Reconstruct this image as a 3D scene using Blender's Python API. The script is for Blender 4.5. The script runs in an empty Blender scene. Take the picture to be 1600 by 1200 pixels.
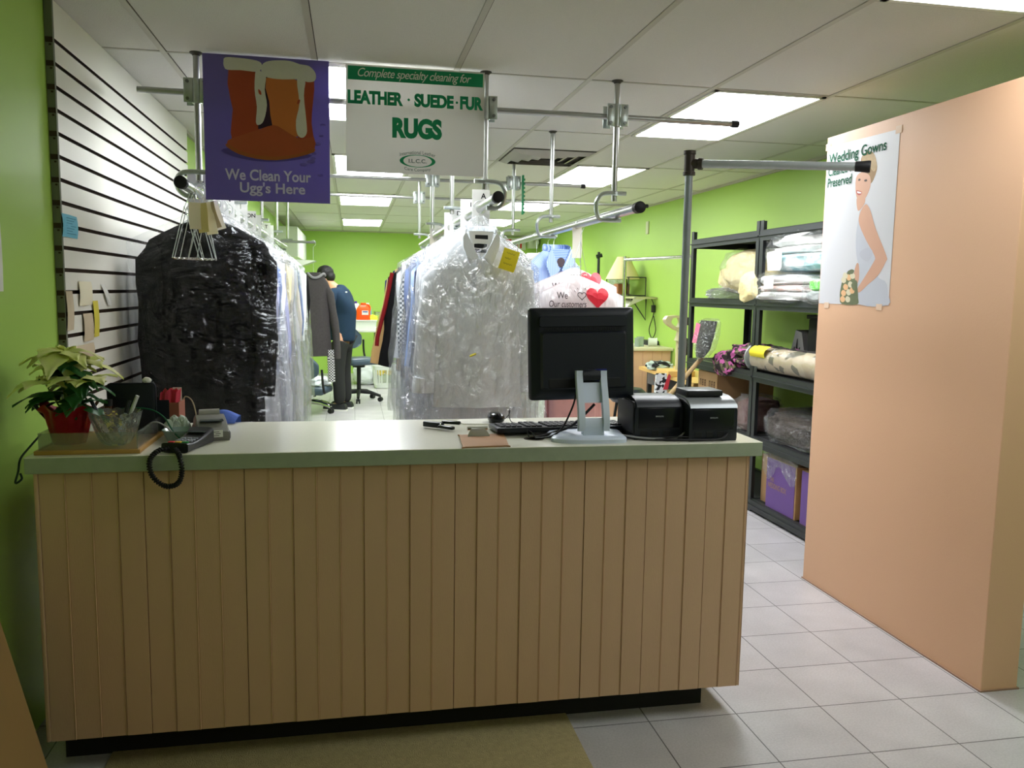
import bpy, bmesh, math, random
from mathutils import Vector, Matrix, noise
random.seed(7)
SC = bpy.context.scene
COL = SC.collection
PI = math.pi

# ------------------------------------------------------------------ camera
cam_data = bpy.data.cameras.new('camera')
cam = bpy.data.objects.new('camera', cam_data)
COL.objects.link(cam)
cam_data.sensor_width = 36.0
cam_data.lens = 1281.83 / 1600 * 36
cam_data.clip_start = 0.05
_yaw, _pitch, _roll = 0.193177, -0.113066, 0.015511
_f = Vector((math.sin(_yaw) * math.cos(_pitch), math.cos(_yaw) * math.cos(_pitch), math.sin(_pitch)))
_r = Vector((math.cos(_yaw), -math.sin(_yaw), 0))
_u = _r.cross(_f)
_r2 = math.cos(_roll) * _r + math.sin(_roll) * _u
_u2 = -math.sin(_roll) * _r + math.cos(_roll) * _u
_m = Matrix.Identity(4)
for _i in range(3):
    _m[_i][0], _m[_i][1], _m[_i][2] = _r2[_i], _u2[_i], -_f[_i]
_m.translation = Vector((0, 0, 1.45))
cam.matrix_world = _m
SC.camera = cam

# ------------------------------------------------------------------ world, exposure
w = bpy.data.worlds.new('world')
SC.world = w
w.use_nodes = True
w.node_tree.nodes['Background'].inputs[0].default_value = (0.8, 0.9, 1.0, 1)
w.node_tree.nodes['Background'].inputs[1].default_value = 0.05
SC.view_settings.view_transform = 'Standard'
SC.view_settings.look = 'None'
SC.view_settings.gamma = 1
SC.view_settings.use_curve_mapping = False
SC.view_settings.exposure = 0.77
LAMP = 14.5            # radiance of the ceiling panels
SC.cycles.transparent_max_bounces = 24
SC.cycles.max_bounces = 10
SC.cycles.diffuse_bounces = 5

HC = 2.414            # ceiling height
XL, XR, YB, YF = -1.02, 3.24, 14.3, -1.6

# ------------------------------------------------------------------ materials
def lin(c):
    c = c / 255.0
    return c / 12.92 if c <= 0.04045 else ((c + 0.055) / 1.055) ** 2.4
def S(r, g, b):
    return (lin(r), lin(g), lin(b), 1.0)
MATS = {}
def mat(name, rgb, rough=0.6, metal=0.0, var=0.06, scale=6.0, bump=0.0, bscale=80.0, spec=0.4, stretch=(1, 1, 1), rgb2=None, coat=0.0, trans=0.0, ior=1.45):
    if name in MATS:
        return MATS[name]
    m = bpy.data.materials.new(name)
    m.use_nodes = True
    nt = m.node_tree
    b = nt.nodes['Principled BSDF']
    tc = nt.nodes.new('ShaderNodeTexCoord')
    mp = nt.nodes.new('ShaderNodeMapping')
    mp.inputs['Scale'].default_value = stretch
    nt.links.new(tc.outputs['Object'], mp.inputs[0])
    nz = nt.nodes.new('ShaderNodeTexNoise')
    nz.inputs['Scale'].default_value = scale
    nz.inputs['Detail'].default_value = 4
    nt.links.new(mp.outputs[0], nz.inputs['Vector'])
    rp = nt.nodes.new('ShaderNodeValToRGB')
    c = S(*rgb)
    if rgb2:
        c2 = S(*rgb2)
        rp.color_ramp.elements[0].position = 0.42
        rp.color_ramp.elements[1].position = 0.58
    else:
        c2 = c
    rp.color_ramp.elements[0].color = tuple(max(0, v * (1 - var)) for v in c[:3]) + (1,)
    rp.color_ramp.elements[1].color = tuple(min(1, v * (1 + var)) for v in c2[:3]) + (1,)
    nt.links.new(nz.outputs['Fac'], rp.inputs[0])
    nt.links.new(rp.outputs[0], b.inputs['Base Color'])
    b.inputs['Roughness'].default_value = rough
    b.inputs['Metallic'].default_value = metal
    b.inputs['Specular IOR Level'].default_value = spec
    b.inputs['Coat Weight'].default_value = coat
    b.inputs['Transmission Weight'].default_value = trans
    b.inputs['IOR'].default_value = ior
    if bump:
        n2 = nt.nodes.new('ShaderNodeTexNoise')
        n2.inputs['Scale'].default_value = bscale
        n2.inputs['Detail'].default_value = 3
        nt.links.new(mp.outputs[0], n2.inputs['Vector'])
        bp = nt.nodes.new('ShaderNodeBump')
        bp.inputs['Strength'].default_value = bump
        bp.inputs['Distance'].default_value = 0.01
        nt.links.new(n2.outputs['Fac'], bp.inputs['Height'])
        nt.links.new(bp.outputs[0], b.inputs['Normal'])
    MATS[name] = m
    return m

def plastic(name, milk=0.12, gloss=0.10, tint=(0.97, 0.975, 0.98), stretch=(5, 5, 1.6), bump=0.9, rough=0.12, milkcol=(0.9, 0.91, 0.93, 1), facing=0.35, turn=0.0, depth=0.05):
    """thin clear film: mostly transparent, a little milky, crinkled sheen"""
    if name in MATS:
        return MATS[name]
    m = bpy.data.materials.new(name)
    m.use_nodes = True
    nt = m.node_tree
    nt.nodes.clear()
    out = nt.nodes.new('ShaderNodeOutputMaterial')
    tr = nt.nodes.new('ShaderNodeBsdfTransparent')
    tr.inputs[0].default_value = tint + (1,)
    gl = nt.nodes.new('ShaderNodeBsdfGlossy')
    gl.inputs['Roughness'].default_value = rough
    df = nt.nodes.new('ShaderNodeBsdfDiffuse')
    df.inputs[0].default_value = milkcol
    tl = nt.nodes.new('ShaderNodeBsdfTranslucent')
    tl.inputs[0].default_value = milkcol
    md = nt.nodes.new('ShaderNodeMixShader')
    md.inputs[0].default_value = 0.4
    nt.links.new(df.outputs[0], md.inputs[1]); nt.links.new(tl.outputs[0], md.inputs[2])
    m1 = nt.nodes.new('ShaderNodeMixShader')
    m1.inputs[0].default_value = milk
    nt.links.new(tr.outputs[0], m1.inputs[1]); nt.links.new(md.outputs[0], m1.inputs[2])
    lw = nt.nodes.new('ShaderNodeLayerWeight')
    lw.inputs[0].default_value = 0.35
    ma = nt.nodes.new('ShaderNodeMath'); ma.operation = 'MULTIPLY_ADD'
    ma.inputs[1].default_value = facing; ma.inputs[2].default_value = gloss
    nt.links.new(lw.outputs['Facing'], ma.inputs[0])
    m2 = nt.nodes.new('ShaderNodeMixShader')
    nt.links.new(ma.outputs[0], m2.inputs[0])
    nt.links.new(m1.outputs[0], m2.inputs[1]); nt.links.new(gl.outputs[0], m2.inputs[2])
    tc = nt.nodes.new('ShaderNodeTexCoord')
    mp = nt.nodes.new('ShaderNodeMapping'); mp.inputs['Scale'].default_value = stretch; mp.inputs['Rotation'].default_value = (0, turn, 0)
    nt.links.new(tc.outputs['Object'], mp.inputs[0])
    nz = nt.nodes.new('ShaderNodeTexNoise'); nz.inputs['Scale'].default_value = 3.0
    nz.inputs['Detail'].default_value = 5; nz.inputs['Distortion'].default_value = 1.2
    nt.links.new(mp.outputs[0], nz.inputs['Vector'])
    vo = nt.nodes.new('ShaderNodeTexVoronoi'); vo.feature = 'DISTANCE_TO_EDGE'; vo.inputs['Scale'].default_value = 3.5
    nt.links.new(mp.outputs[0], vo.inputs['Vector'])
    ad = nt.nodes.new('ShaderNodeMath'); ad.operation = 'MULTIPLY_ADD'; ad.inputs[1].default_value = 0.35
    nt.links.new(vo.outputs['Distance'], ad.inputs[0]); nt.links.new(nz.outputs['Fac'], ad.inputs[2])
    bp = nt.nodes.new('ShaderNodeBump'); bp.inputs['Strength'].default_value = bump; bp.inputs['Distance'].default_value = depth
    nt.links.new(ad.outputs[0], bp.inputs['Height'])
    nt.links.new(bp.outputs[0], gl.inputs['Normal']); nt.links.new(bp.outputs[0], df.inputs['Normal']); nt.links.new(bp.outputs[0], tl.inputs['Normal'])
    nt.links.new(bp.outputs[0], lw.inputs['Normal'])
    nt.links.new(m2.outputs[0], out.inputs[0])
    MATS[name] = m
    return m

def glow(name, rgb, strength):
    m = bpy.data.materials.new(name)
    m.use_nodes = True
    b = m.node_tree.nodes['Principled BSDF']
    b.inputs['Base Color'].default_value = rgb + (1,)
    b.inputs['Emission Color'].default_value = rgb + (1,)
    b.inputs['Emission Strength'].default_value = strength
    MATS[name] = m
    return m

def pattern(name, rgb, rgb2, kind='check', scale=60.0, rough=0.8, bands='X', rgb3=None):
    m = bpy.data.materials.new(name)
    m.use_nodes = True
    nt = m.node_tree
    b = nt.nodes['Principled BSDF']
    b.inputs['Roughness'].default_value = rough
    tc = nt.nodes.new('ShaderNodeTexCoord')
    if kind == 'check':
        t = nt.nodes.new('ShaderNodeTexChecker'); t.inputs['Scale'].default_value = scale
        t.inputs['Color1'].default_value = S(*rgb); t.inputs['Color2'].default_value = S(*rgb2)
        nt.links.new(tc.outputs['Object'], t.inputs['Vector']); out = t.outputs[0]
    elif kind == 'stripe':
        t = nt.nodes.new('ShaderNodeTexWave'); t.wave_type = 'BANDS'; t.bands_direction = bands
        t.inputs['Scale'].default_value = scale; t.inputs['Distortion'].default_value = 0.0
        nt.links.new(tc.outputs['Object'], t.inputs['Vector'])
        rp = nt.nodes.new('ShaderNodeValToRGB')
        rp.color_ramp.elements[0].color = S(*rgb); rp.color_ramp.elements[1].color = S(*rgb2)
        nt.links.new(t.outputs['Fac'], rp.inputs[0]); out = rp.outputs[0]
    else:      # blobs: three colours in voronoi cells
        t = nt.nodes.new('ShaderNodeTexVoronoi'); t.inputs['Scale'].default_value = scale
        nt.links.new(tc.outputs['Object'], t.inputs['Vector'])
        sep = nt.nodes.new('ShaderNodeSeparateColor'); nt.links.new(t.outputs['Color'], sep.inputs[0])
        rp = nt.nodes.new('ShaderNodeValToRGB'); rp.color_ramp.interpolation = 'CONSTANT'
        rp.color_ramp.elements[0].color = S(*rgb); rp.color_ramp.elements[1].color = S(*rgb2); rp.color_ramp.elements[1].position = 0.45
        e = rp.color_ramp.elements.new(0.72); e.color = S(*(rgb3 or rgb2))
        nt.links.new(sep.outputs[0], rp.inputs[0]); out = rp.outputs[0]
    nt.links.new(out, b.inputs['Base Color'])
    MATS[name] = m
    return m

GREEN = mat('green_paint', (170, 206, 96), 0.45, var=0.03, scale=2, bump=0.05, bscale=200)
PEACH = mat('peach_paint', (222, 178, 143), 0.5, var=0.02, scale=2, bump=0.04, bscale=150)
BEAD = mat('peach_beadboard', (212, 174, 142), 0.5, var=0.05, scale=3, stretch=(6, 6, 1), bump=0.06, bscale=60)
SLAT = mat('slatwall_white', (240, 238, 228), 0.4, var=0.02)
GROOVE = mat('slat_groove_brown', (62, 48, 36), 0.8)
CEIL = mat('ceiling_tile', (216, 214, 206), 0.9, var=0.04, scale=90, bump=0.35, bscale=220)
TBAR = mat('ceiling_bar', (188, 184, 172), 0.5, var=0.02)
PIPE = mat('galvanised_pipe', (176, 178, 174), 0.28, 0.9, var=0.1, scale=20)
STEEL = mat('zinc_clamp', (190, 198, 194), 0.3, 0.85, var=0.12, scale=40)
CHROME = mat('chrome', (215, 215, 212), 0.12, 1.0, var=0.02)
RUBBER = mat('black_rubber', (28, 28, 30), 0.55)
BLACKPL = mat('black_plastic', (32, 36, 43), 0.38, var=0.05, bump=0.05, bscale=300)
BLACKGL = mat('black_gloss', (24, 26, 30), 0.2)
SILVERPL = mat('silver_plastic', (204, 214, 232), 0.35, 0.05, var=0.02)
DARKMET = mat('shelf_grey_steel', (52, 54, 56), 0.4, 0.3, var=0.05)
WHITEP = mat('white_paper', (226, 226, 220), 0.7, var=0.03)
CREAMP = mat('cream_paper', (238, 230, 202), 0.75, var=0.05)
YELLOWP = mat('yellow_paper', (246, 228, 52), 0.7, var=0.04)
BLUEP = mat('blue_paper', (120, 195, 222), 0.7, var=0.04)
PINKP = mat('pink_paper', (246, 130, 168), 0.7, var=0.04)
CARD = mat('cardboard', (176, 140, 98), 0.8, var=0.06, scale=12)
INK = mat('black_ink', (24, 24, 26), 0.6)
CTOP = mat('counter_laminate', (222, 220, 204), 0.22, var=0.05, scale=120, spec=0.5)
CEDGE = mat('counter_edge_laminate', (162, 170, 148), 0.4, var=0.14, scale=30)
FILM = plastic('clear_film', milk=0.075, gloss=0.09, bump=1.0, rough=0.13, depth=.09)
FILMS = plastic('shirt_film', milk=0.05, gloss=0.08, bump=1.0, rough=0.12, facing=.25, depth=.10, stretch=(6, 6, 4), turn=-.4)
FILMC = plastic('very_clear_film', milk=0.03, gloss=0.07, bump=1.0, rough=0.12, facing=.15, stretch=(6, 6, 6))
FILMD = plastic('clear_film_over_dark', milk=0.001, gloss=0.024, bump=1.0, rough=0.10, facing=0.07, stretch=(2.2, 2.2, 4.5), turn=.75, depth=.16)
FILMW = plastic('milky_film', milk=0.3, gloss=0.06)

# ------------------------------------------------------------------ mesh helpers
class MB:
    def __init__(s):
        s.v, s.f, s.mi = [], [], []
        s.cur = 0
    def add(s, vs, fs, M=None):
        o = len(s.v)
        s.v += [(M @ Vector(p)) if M else Vector(p) for p in vs]
        for f in fs:
            s.f.append([i + o for i in f]); s.mi.append(s.cur)
        return s
    def box(s, c, d, M=None, bevel=0.0):
        bm = bmesh.new()
        bmesh.ops.create_cube(bm, size=1)
        bmesh.ops.scale(bm, verts=bm.verts, vec=d)
        if bevel:
            bmesh.ops.bevel(bm, geom=list(bm.edges), offset=bevel, segments=2, affect='EDGES', profile=0.5)
        bmesh.ops.translate(bm, verts=bm.verts, vec=c)
        bm.verts.index_update()
        s.add([v.co.copy() for v in bm.verts], [[v.index for v in f.verts] for f in bm.faces], M)
        bm.free()
        return s
    def b2(s, x0, x1, y0, y1, z0, z1, bevel=0.0, M=None):
        return s.box(((x0 + x1) / 2, (y0 + y1) / 2, (z0 + z1) / 2), (abs(x1 - x0), abs(y1 - y0), abs(z1 - z0)), M, bevel)
    def loft(s, rings, closed=True, cap0=True, cap1=True, M=None):
        n = len(rings[0])
        vs = [p for r in rings for p in r]
        fs = []
        for i in range(len(rings) - 1):
            for j in range(n if closed else n - 1):
                k = (j + 1) % n
                fs.append([i * n + j, i * n + k, (i + 1) * n + k, (i + 1) * n + j])
        if closed and cap0: fs.append(list(range(n))[::-1])
        if closed and cap1: fs.append([(len(rings) - 1) * n + j for j in range(n)])
        return s.add(vs, fs, M)
    def tube(s, pts, r, n=10, M=None, caps=True, flat=None):
        pts = [Vector(p) for p in pts]
        rs = r if isinstance(r, (list, tuple)) else [r] * len(pts)
        rings = []
        up = None
        for i, p in enumerate(pts):
            d = (pts[min(i + 1, len(pts) - 1)] - pts[max(i - 1, 0)])
            d.normalize()
            if up is None:
                up = Vector((0, 0, 1)) if abs(d.z) < 0.9 else Vector((0, 1, 0))
            a = d.cross(up)
            if a.length < 1e-5: a = d.cross(Vector((1, 0, 0)))
            a.normalize()
            up = a.cross(d).normalized()
            fx, fy = (1, 1) if flat is None else flat
            rings.append([p + a * math.cos(2 * PI * k / n) * rs[i] * fx + up * math.sin(2 * PI * k / n) * rs[i] * fy for k in range(n)])
        return s.loft(rings, True, caps, caps, M)
    def lathe(s, prof, n=24, M=None, cap0=True, cap1=True):
        return s.loft([[Vector((r * math.cos(2 * PI * k / n), r * math.sin(2 * PI * k / n), z)) for k in range(n)] for r, z in prof], True, cap0, cap1, M)
    def prism(s, poly, o, xd, yd, t):
        """2-D polygon on a plane given by origin and two directions, thickness t along the normal xd x yd"""
        o, xd, yd = Vector(o), Vector(xd), Vector(yd)
        nn = xd.cross(yd).normalized()
        n = len(poly)
        a = [o + xd * p[0] + yd * p[1] for p in poly]
        vs = a + [p + nn * t for p in a]
        fs = [list(range(n))[::-1], [n + i for i in range(n)]] + [[i, (i + 1) % n, n + (i + 1) % n, n + i] for i in range(n)]
        return s.add(vs, fs)
    def grid(s, fn, nu, nv, M=None, th=0.0):
        vs = [Vector(fn(i / nu, j / nv)) for j in range(nv + 1) for i in range(nu + 1)]
        fs = [[j * (nu + 1) + i, j * (nu + 1) + i + 1, (j + 1) * (nu + 1) + i + 1, (j + 1) * (nu + 1) + i] for j in range(nv) for i in range(nu)]
        return s.add(vs, fs, M)
    def blob(s, c, d, amp=0.15, freq=3.0, seed=0, sub=4, power=0.7, M=None, flatb=None):
        bm = bmesh.new()
        bmesh.ops.create_icosphere(bm, subdivisions=sub, radius=1)
        vs = []
        for v in bm.verts:
            p = v.co
            q = Vector([math.copysign(abs(k) ** power, k) for k in p])
            nn = noise.noise(p * freq + Vector((seed, seed * 2.3, 0))) + 0.5 * noise.noise(p * freq * 2.3 + Vector((0, seed, seed)))
            q *= 1 + amp * nn
            q = Vector((q.x * d[0], q.y * d[1], q.z * d[2]))
            if flatb is not None and q.z < flatb * d[2]: q.z = flatb * d[2]
            vs.append(q + Vector(c))
        bm.verts.index_update()
        s.add(vs, [[v.index for v in f.verts] for f in bm.faces], M)
        bm.free()
        return s

def smooth_poly(pts, n=4):
    out = []
    k = len(pts)
    for i in range(k):
        p0, p1, p2, p3 = [Vector((*pts[(i + j) % k], 0)) for j in (-1, 0, 1, 2)]
        for j in range(n):
            t = j / n
            q = 0.5 * ((2 * p1) + (p2 - p0) * t + (2 * p0 - 5 * p1 + 4 * p2 - p3) * t * t + (3 * p1 - p0 - 3 * p2 + p3) * t ** 3)
            out.append((q.x, q.y))
    return out
def curve_pts(pts, n=6):
    out = []
    P = [Vector(p) for p in pts]
    for i in range(len(P) - 1):
        p0, p1, p2, p3 = P[max(i - 1, 0)], P[i], P[i + 1], P[min(i + 2, len(P) - 1)]
        for j in range(n):
            t = j / n
            out.append(0.5 * ((2 * p1) + (p2 - p0) * t + (2 * p0 - 5 * p1 + 4 * p2 - p3) * t * t + (3 * p1 - p0 - 3 * p2 + p3) * t ** 3))
    out.append(P[-1])
    return out

def tag(o, label=None, cat=None, group=None, kind=None):
    if label: o['label'] = label
    if cat: o['category'] = cat
    if group: o['group'] = group
    if kind: o['kind'] = kind
    return o
def thing(name, label, cat, loc, rotz=0.0, group=None):
    o = bpy.data.objects.new(name, None)
    COL.objects.link(o)
    o.empty_display_size = 0.05
    o.matrix_world = Matrix.Translation(Vector(loc)) @ Matrix.Rotation(rotz, 4, 'Z')
    o['_rot'] = rotz
    del o['_rot']
    return tag(o, label, cat, group)
def obj(name, mb, mats, parent=None, smooth=35, local=False, label=None):
    """links the collected shapes as ONE mesh object; coordinates are world ones unless local"""
    if not isinstance(mats, (list, tuple)): mats = [mats]
    me = bpy.data.meshes.new(name)
    vs = mb.v
    o = bpy.data.objects.new(name, me)
    COL.objects.link(o)
    if parent is None:
        if local: off = Vector((0, 0, 0))
        else:
            xs, ys, zs = [v.x for v in vs], [v.y for v in vs], [v.z for v in vs]
            off = Vector(((min(xs) + max(xs)) / 2, (min(ys) + max(ys)) / 2, min(zs)))
        vs = [v - off for v in vs]
        o.location = off
    else:
        o.parent = parent
        if not local:
            root = parent
            inv = WORLD[parent.name].inverted() if parent.name in WORLD else parent.matrix_basis.inverted()
            vs = [inv @ v for v in vs]
            WORLD[o.name] = WORLD.get(parent.name, parent.matrix_basis.copy())
        else:
            WORLD[o.name] = WORLD.get(parent.name, parent.matrix_basis.copy())
    if parent is None:
        WORLD[o.name] = Matrix.Translation(off)
    me.from_pydata([tuple(v) for v in vs], [], mb.f)
    for m in mats: me.materials.append(m)
    if len(mats) > 1: me.polygons.foreach_set('material_index', mb.mi)
    bm = bmesh.new(); bm.from_mesh(me)
    bmesh.ops.recalc_face_normals(bm, faces=bm.faces)
    bm.to_mesh(me); bm.free()
    if smooth:
        me.polygons.foreach_set('use_smooth', [True] * len(me.polygons))
        me.set_sharp_from_angle(angle=math.radians(smooth))
    me.update()
    if label: o['label'] = label
    return o
WORLD = {}
def struct(name, mb, m, parent=None, smooth=0):
    o = obj(name, mb, m, parent, smooth)
    if parent is None: o['kind'] = 'structure'
    return o
def single(name, mb, m, label, cat, group=None, smooth=35):
    return tag(obj(name, mb, m, None, smooth), label, cat, group)

_tcache = {}
def text_geo(s, bold=0.0, shear=0.0, spacing=1.0, align='CENTER'):
    k = (s, bold, shear, spacing)
    if k in _tcache: return _tcache[k]
    cu = bpy.data.curves.new('letters', 'FONT')
    cu.body = s; cu.size = 1.0
    cu.offset = bold; cu.shear = shear; cu.space_character = spacing
    cu.align_x = align
    cu.resolution_u = 4
    ob = bpy.data.objects.new('letters', cu)
    COL.objects.link(ob)
    dg = bpy.context.evaluated_depsgraph_get()
    me = ob.evaluated_get(dg).to_mesh()
    vs = [v.co.copy() for v in me.vertices]
    fs = [list(p.vertices) for p in me.polygons]
    bpy.data.objects.remove(ob); bpy.data.curves.remove(cu)
    _tcache[k] = (vs, fs)
    return vs, fs
def text(mb, s, c, right, up, width=None, height=None, bold=0.0, shear=0.0, spacing=1.0, warp=None, lift=0.0008):
    """letters centred on c in the plane of right / up, fitted to width and height"""
    vs, fs = text_geo(s, bold, shear, spacing)
    x0, x1 = min(v.x for v in vs), max(v.x for v in vs)
    y0, y1 = min(v.y for v in vs), max(v.y for v in vs)
    right, up = Vector(right).normalized(), Vector(up).normalized()
    nn = right.cross(up)
    sy = height / (y1 - y0) if height else None
    sx = width / (x1 - x0) if width else sy
    if sy is None: sy = sx
    out = []
    for v in vs:
        a, b = (v.x - (x0 + x1) / 2) * sx, (v.y - (y0 + y1) / 2) * sy
        if warp: b += warp * a * a
        out.append(Vector(c) + right * a + up * b + nn * lift)
    mb.add(out, fs)
    return mb

def arc(c, r, a0, a1, n=10, plane='xz'):
    out = []
    for i in range(n + 1):
        a = a0 + (a1 - a0) * i / n
        x, y = r * math.cos(a), r * math.sin(a)
        out.append(Vector(c) + (Vector((x, 0, y)) if plane == 'xz' else Vector((0, x, y)) if plane == 'yz' else Vector((x, y, 0))))
    return out

# ------------------------------------------------------------------ the room
mb = MB(); mb.grid(lambda u, v: (XL + (XR - XL) * u, YF + (YB - YF) * v, 0), 1, 1)
fl = struct('floor', mb, mat('floor_tile', (205, 203, 204), 0.3))
def floor_material():
    m = bpy.data.materials.new('grey_floor_tiles')
    m.use_nodes = True
    nt = m.node_tree; b = nt.nodes['Principled BSDF']
    ge = nt.nodes.new('ShaderNodeNewGeometry')
    mp = nt.nodes.new('ShaderNodeMapping')
    mp.inputs['Location'].default_value = (-0.983 + 0.3195 * 8, -2.505 + 0.2985 * 20, 0)
    nt.links.new(ge.outputs['Position'], mp.inputs[0])
    br = nt.nodes.new('ShaderNodeTexBrick')
    br.offset = 0.0; br.squash = 1.0
    br.inputs['Scale'].default_value = 1.0
    br.inputs['Brick Width'].default_value = 0.3195
    br.inputs['Row Height'].default_value = 0.2985
    br.inputs['Mortar Size'].default_value = 0.0022
    br.inputs['Mortar Smooth'].default_value = 0.1
    br.inputs['Bias'].default_value = 0.0
    br.inputs['Color1'].default_value = S(174, 171, 173)
    br.inputs['Color2'].default_value = S(183, 179, 181)
    br.inputs['Mortar'].default_value = S(84, 80, 80)
    nt.links.new(mp.outputs[0], br.inputs['Vector'])
    nz = nt.nodes.new('ShaderNodeTexNoise'); nz.inputs['Scale'].default_value = 140; nz.inputs['Detail'].default_value = 3
    nt.links.new(ge.outputs['Position'], nz.inputs['Vector'])
    n2 = nt.nodes.new('ShaderNodeTexNoise'); n2.inputs['Scale'].default_value = 5
    nt.links.new(ge.outputs['Position'], n2.inputs['Vector'])
    mx = nt.nodes.new('ShaderNodeMix'); mx.data_type = 'RGBA'; mx.blend_type = 'OVERLAY'; mx.inputs[0].default_value = 0.22
    nt.links.new(br.outputs['Color'], mx.inputs[6]); nt.links.new(nz.outputs['Fac'], mx.inputs[7])
    m3 = nt.nodes.new('ShaderNodeMix'); m3.data_type = 'RGBA'; m3.blend_type = 'OVERLAY'; m3.inputs[0].default_value = 0.2
    nt.links.new(mx.outputs[2], m3.inputs[6]); nt.links.new(n2.outputs['Fac'], m3.inputs[7])
    nt.links.new(m3.outputs[2], b.inputs['Base Color'])
    b.inputs['Roughness'].default_value = 0.38
    bp = nt.nodes.new('ShaderNodeBump'); bp.inputs['Strength'].default_value = 0.4; bp.inputs['Distance'].default_value = 0.002
    bp.invert = True
    nt.links.new(br.outputs['Fac'], bp.inputs['Height']); nt.links.new(bp.outputs[0], b.inputs['Normal'])
    return m
fl.data.materials[0] = floor_material()
mb = MB(); mb.b2(XL - .1, XR + .1, YF - .1, YB + .1, HC, HC + .05)
struct('ceiling', mb, CEIL)
struct('wall_left', MB().b2(XL - .1, XL, YF, YB, 0, HC), GREEN)
struct('wall_right', MB().b2(XR, XR + .1, YF, YB, 0, HC), GREEN)
struct('wall_back', MB().b2(XL - .1, XR + .1, YB, YB + .1, 0, HC), GREEN)
struct('wall_front', MB().b2(XL - .1, XR + .1, YF - .1, YF, 0, HC), mat('front_wall_grey', (96, 100, 104), 0.5))
GX, GY, GS, GL = -0.761, 3.749, 0.6096, 1.2192
mb = MB()
k = 0
x = GX
while x < XR:
    mb.b2(x - .012, x + .012, YF, YB, HC - .004, HC + .002); x += GS
y = GY - GL * 4
while y < YB:
    mb.b2(XL, XR, y - .009, y + .009, HC - .003, HC + .002); y += GL
struct('trim_1', mb, TBAR)
# thin dark strips painting a shadow line beside the ceiling bars
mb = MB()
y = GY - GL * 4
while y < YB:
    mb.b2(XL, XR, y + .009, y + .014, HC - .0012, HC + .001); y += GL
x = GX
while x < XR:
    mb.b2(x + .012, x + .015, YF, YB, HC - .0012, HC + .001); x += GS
struct('trim_shadow', mb, mat('ceiling_shadow_line', (78, 74, 66), 0.9))
# wall angle along the ceiling
mb = MB()
mb.b2(XR - .02, XR, YF, YB, HC - .02, HC - .001); mb.b2(XL, XR, YB - .02, YB, HC - .02, HC - .001); mb.b2(XL, XL + .02, 5.5, YB, HC - .02, HC - .001)
struct('trim_3', mb, TBAR)
# peach partition wall
mb = MB(); mb.b2(2.277, 2.432, 2.505, 3.735, 0, 2.212, 0.003)
pw = struct('wall_partition', mb, PEACH)
mb = MB(); mb.b2(2.277 - .006, 2.4375, 2.4995, 3.738, 0, .006)
struct('baseboard_partition', mb, mat('floor_caulk', (150, 120, 100), 0.7))

# ceiling lights
PANEL = glow('light_panel', (0.95, 0.98, 1.0), LAMP)
PANEL_DIM = glow('light_panel_dim', (0.95, 0.98, 1.0), LAMP * 0.42)  # lower radiance for the nearest right-hand ceiling light
def ceiling_light(x0, row, label, dimmed=False):
    y0 = GY + GL * row
    t = thing('ceiling_light', label, 'ceiling light', (x0 + GS / 2, y0 + GL / 2, HC - .012), 0, 'recessed fluorescent ceiling lights')
    m = MB()
    for a in (0, 1):
        xx = x0 + .014 + a * (GS - .028 - .022)
        m.b2(xx, xx + .022, y0 + .012, y0 + GL - .012, HC - .010, HC - .0005)
        yy = y0 + .012 + a * (GL - .024 - .022)
        m.b2(x0 + .014, x0 + GS - .014, yy, yy + .022, HC - .010, HC - .0005)
    obj('frame', m, mat('lamp_frame_white', (225, 223, 215), 0.4), t, 0)
    m = MB(); m.b2(x0 + .034, x0 + GS - .034, y0 + .032, y0 + GL - .032, HC - .007, HC - .0015)
    obj('diffuser', m, dimmed if isinstance(dimmed, bpy.types.Material) else PANEL_DIM if dimmed else PANEL, t, 0)
XA, XB = GX + GS, GX + 4 * GS
PANEL_SIDE = glow('light_panel_side', (0.95, 0.98, 1.0), LAMP * 0.72)
for row, n in ((0, 'ceiling light seen in the gap between the purple and the white sign'), (2, 'ceiling light partly covered by the lower left corner of the white sign'),
               (4, 'ceiling light just under the lower right corner of the purple sign'), (6.6, 'far ceiling light nearest the back wall above the aisle')):
    ceiling_light(XA, row, n)
for row, n in ((-2, 'nearest ceiling light, cut by the top edge above the peach partition'), (0, 'large bright ceiling light beyond the end cap of the front cross rail'),
               (2, 'ceiling light beyond the second cross rail, right of the air vent'), (4, 'ceiling light behind the end of the third cross rail'),
               (6, 'farthest ceiling light on the right, seen just above the white shirt')):
    ceiling_light(XB, row, n, PANEL_SIDE if row in (2, 4) else row == -2)

# unseen fill panel, added to brighten the area before the counter
PANEL_FILL = glow('fill_panel_front', (1.0, 0.96, 0.9), LAMP * 0.34)
ceiling_light(XB, -4, 'added fill panel, out of view, brightening the area in front of the counter', PANEL_FILL)

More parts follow.
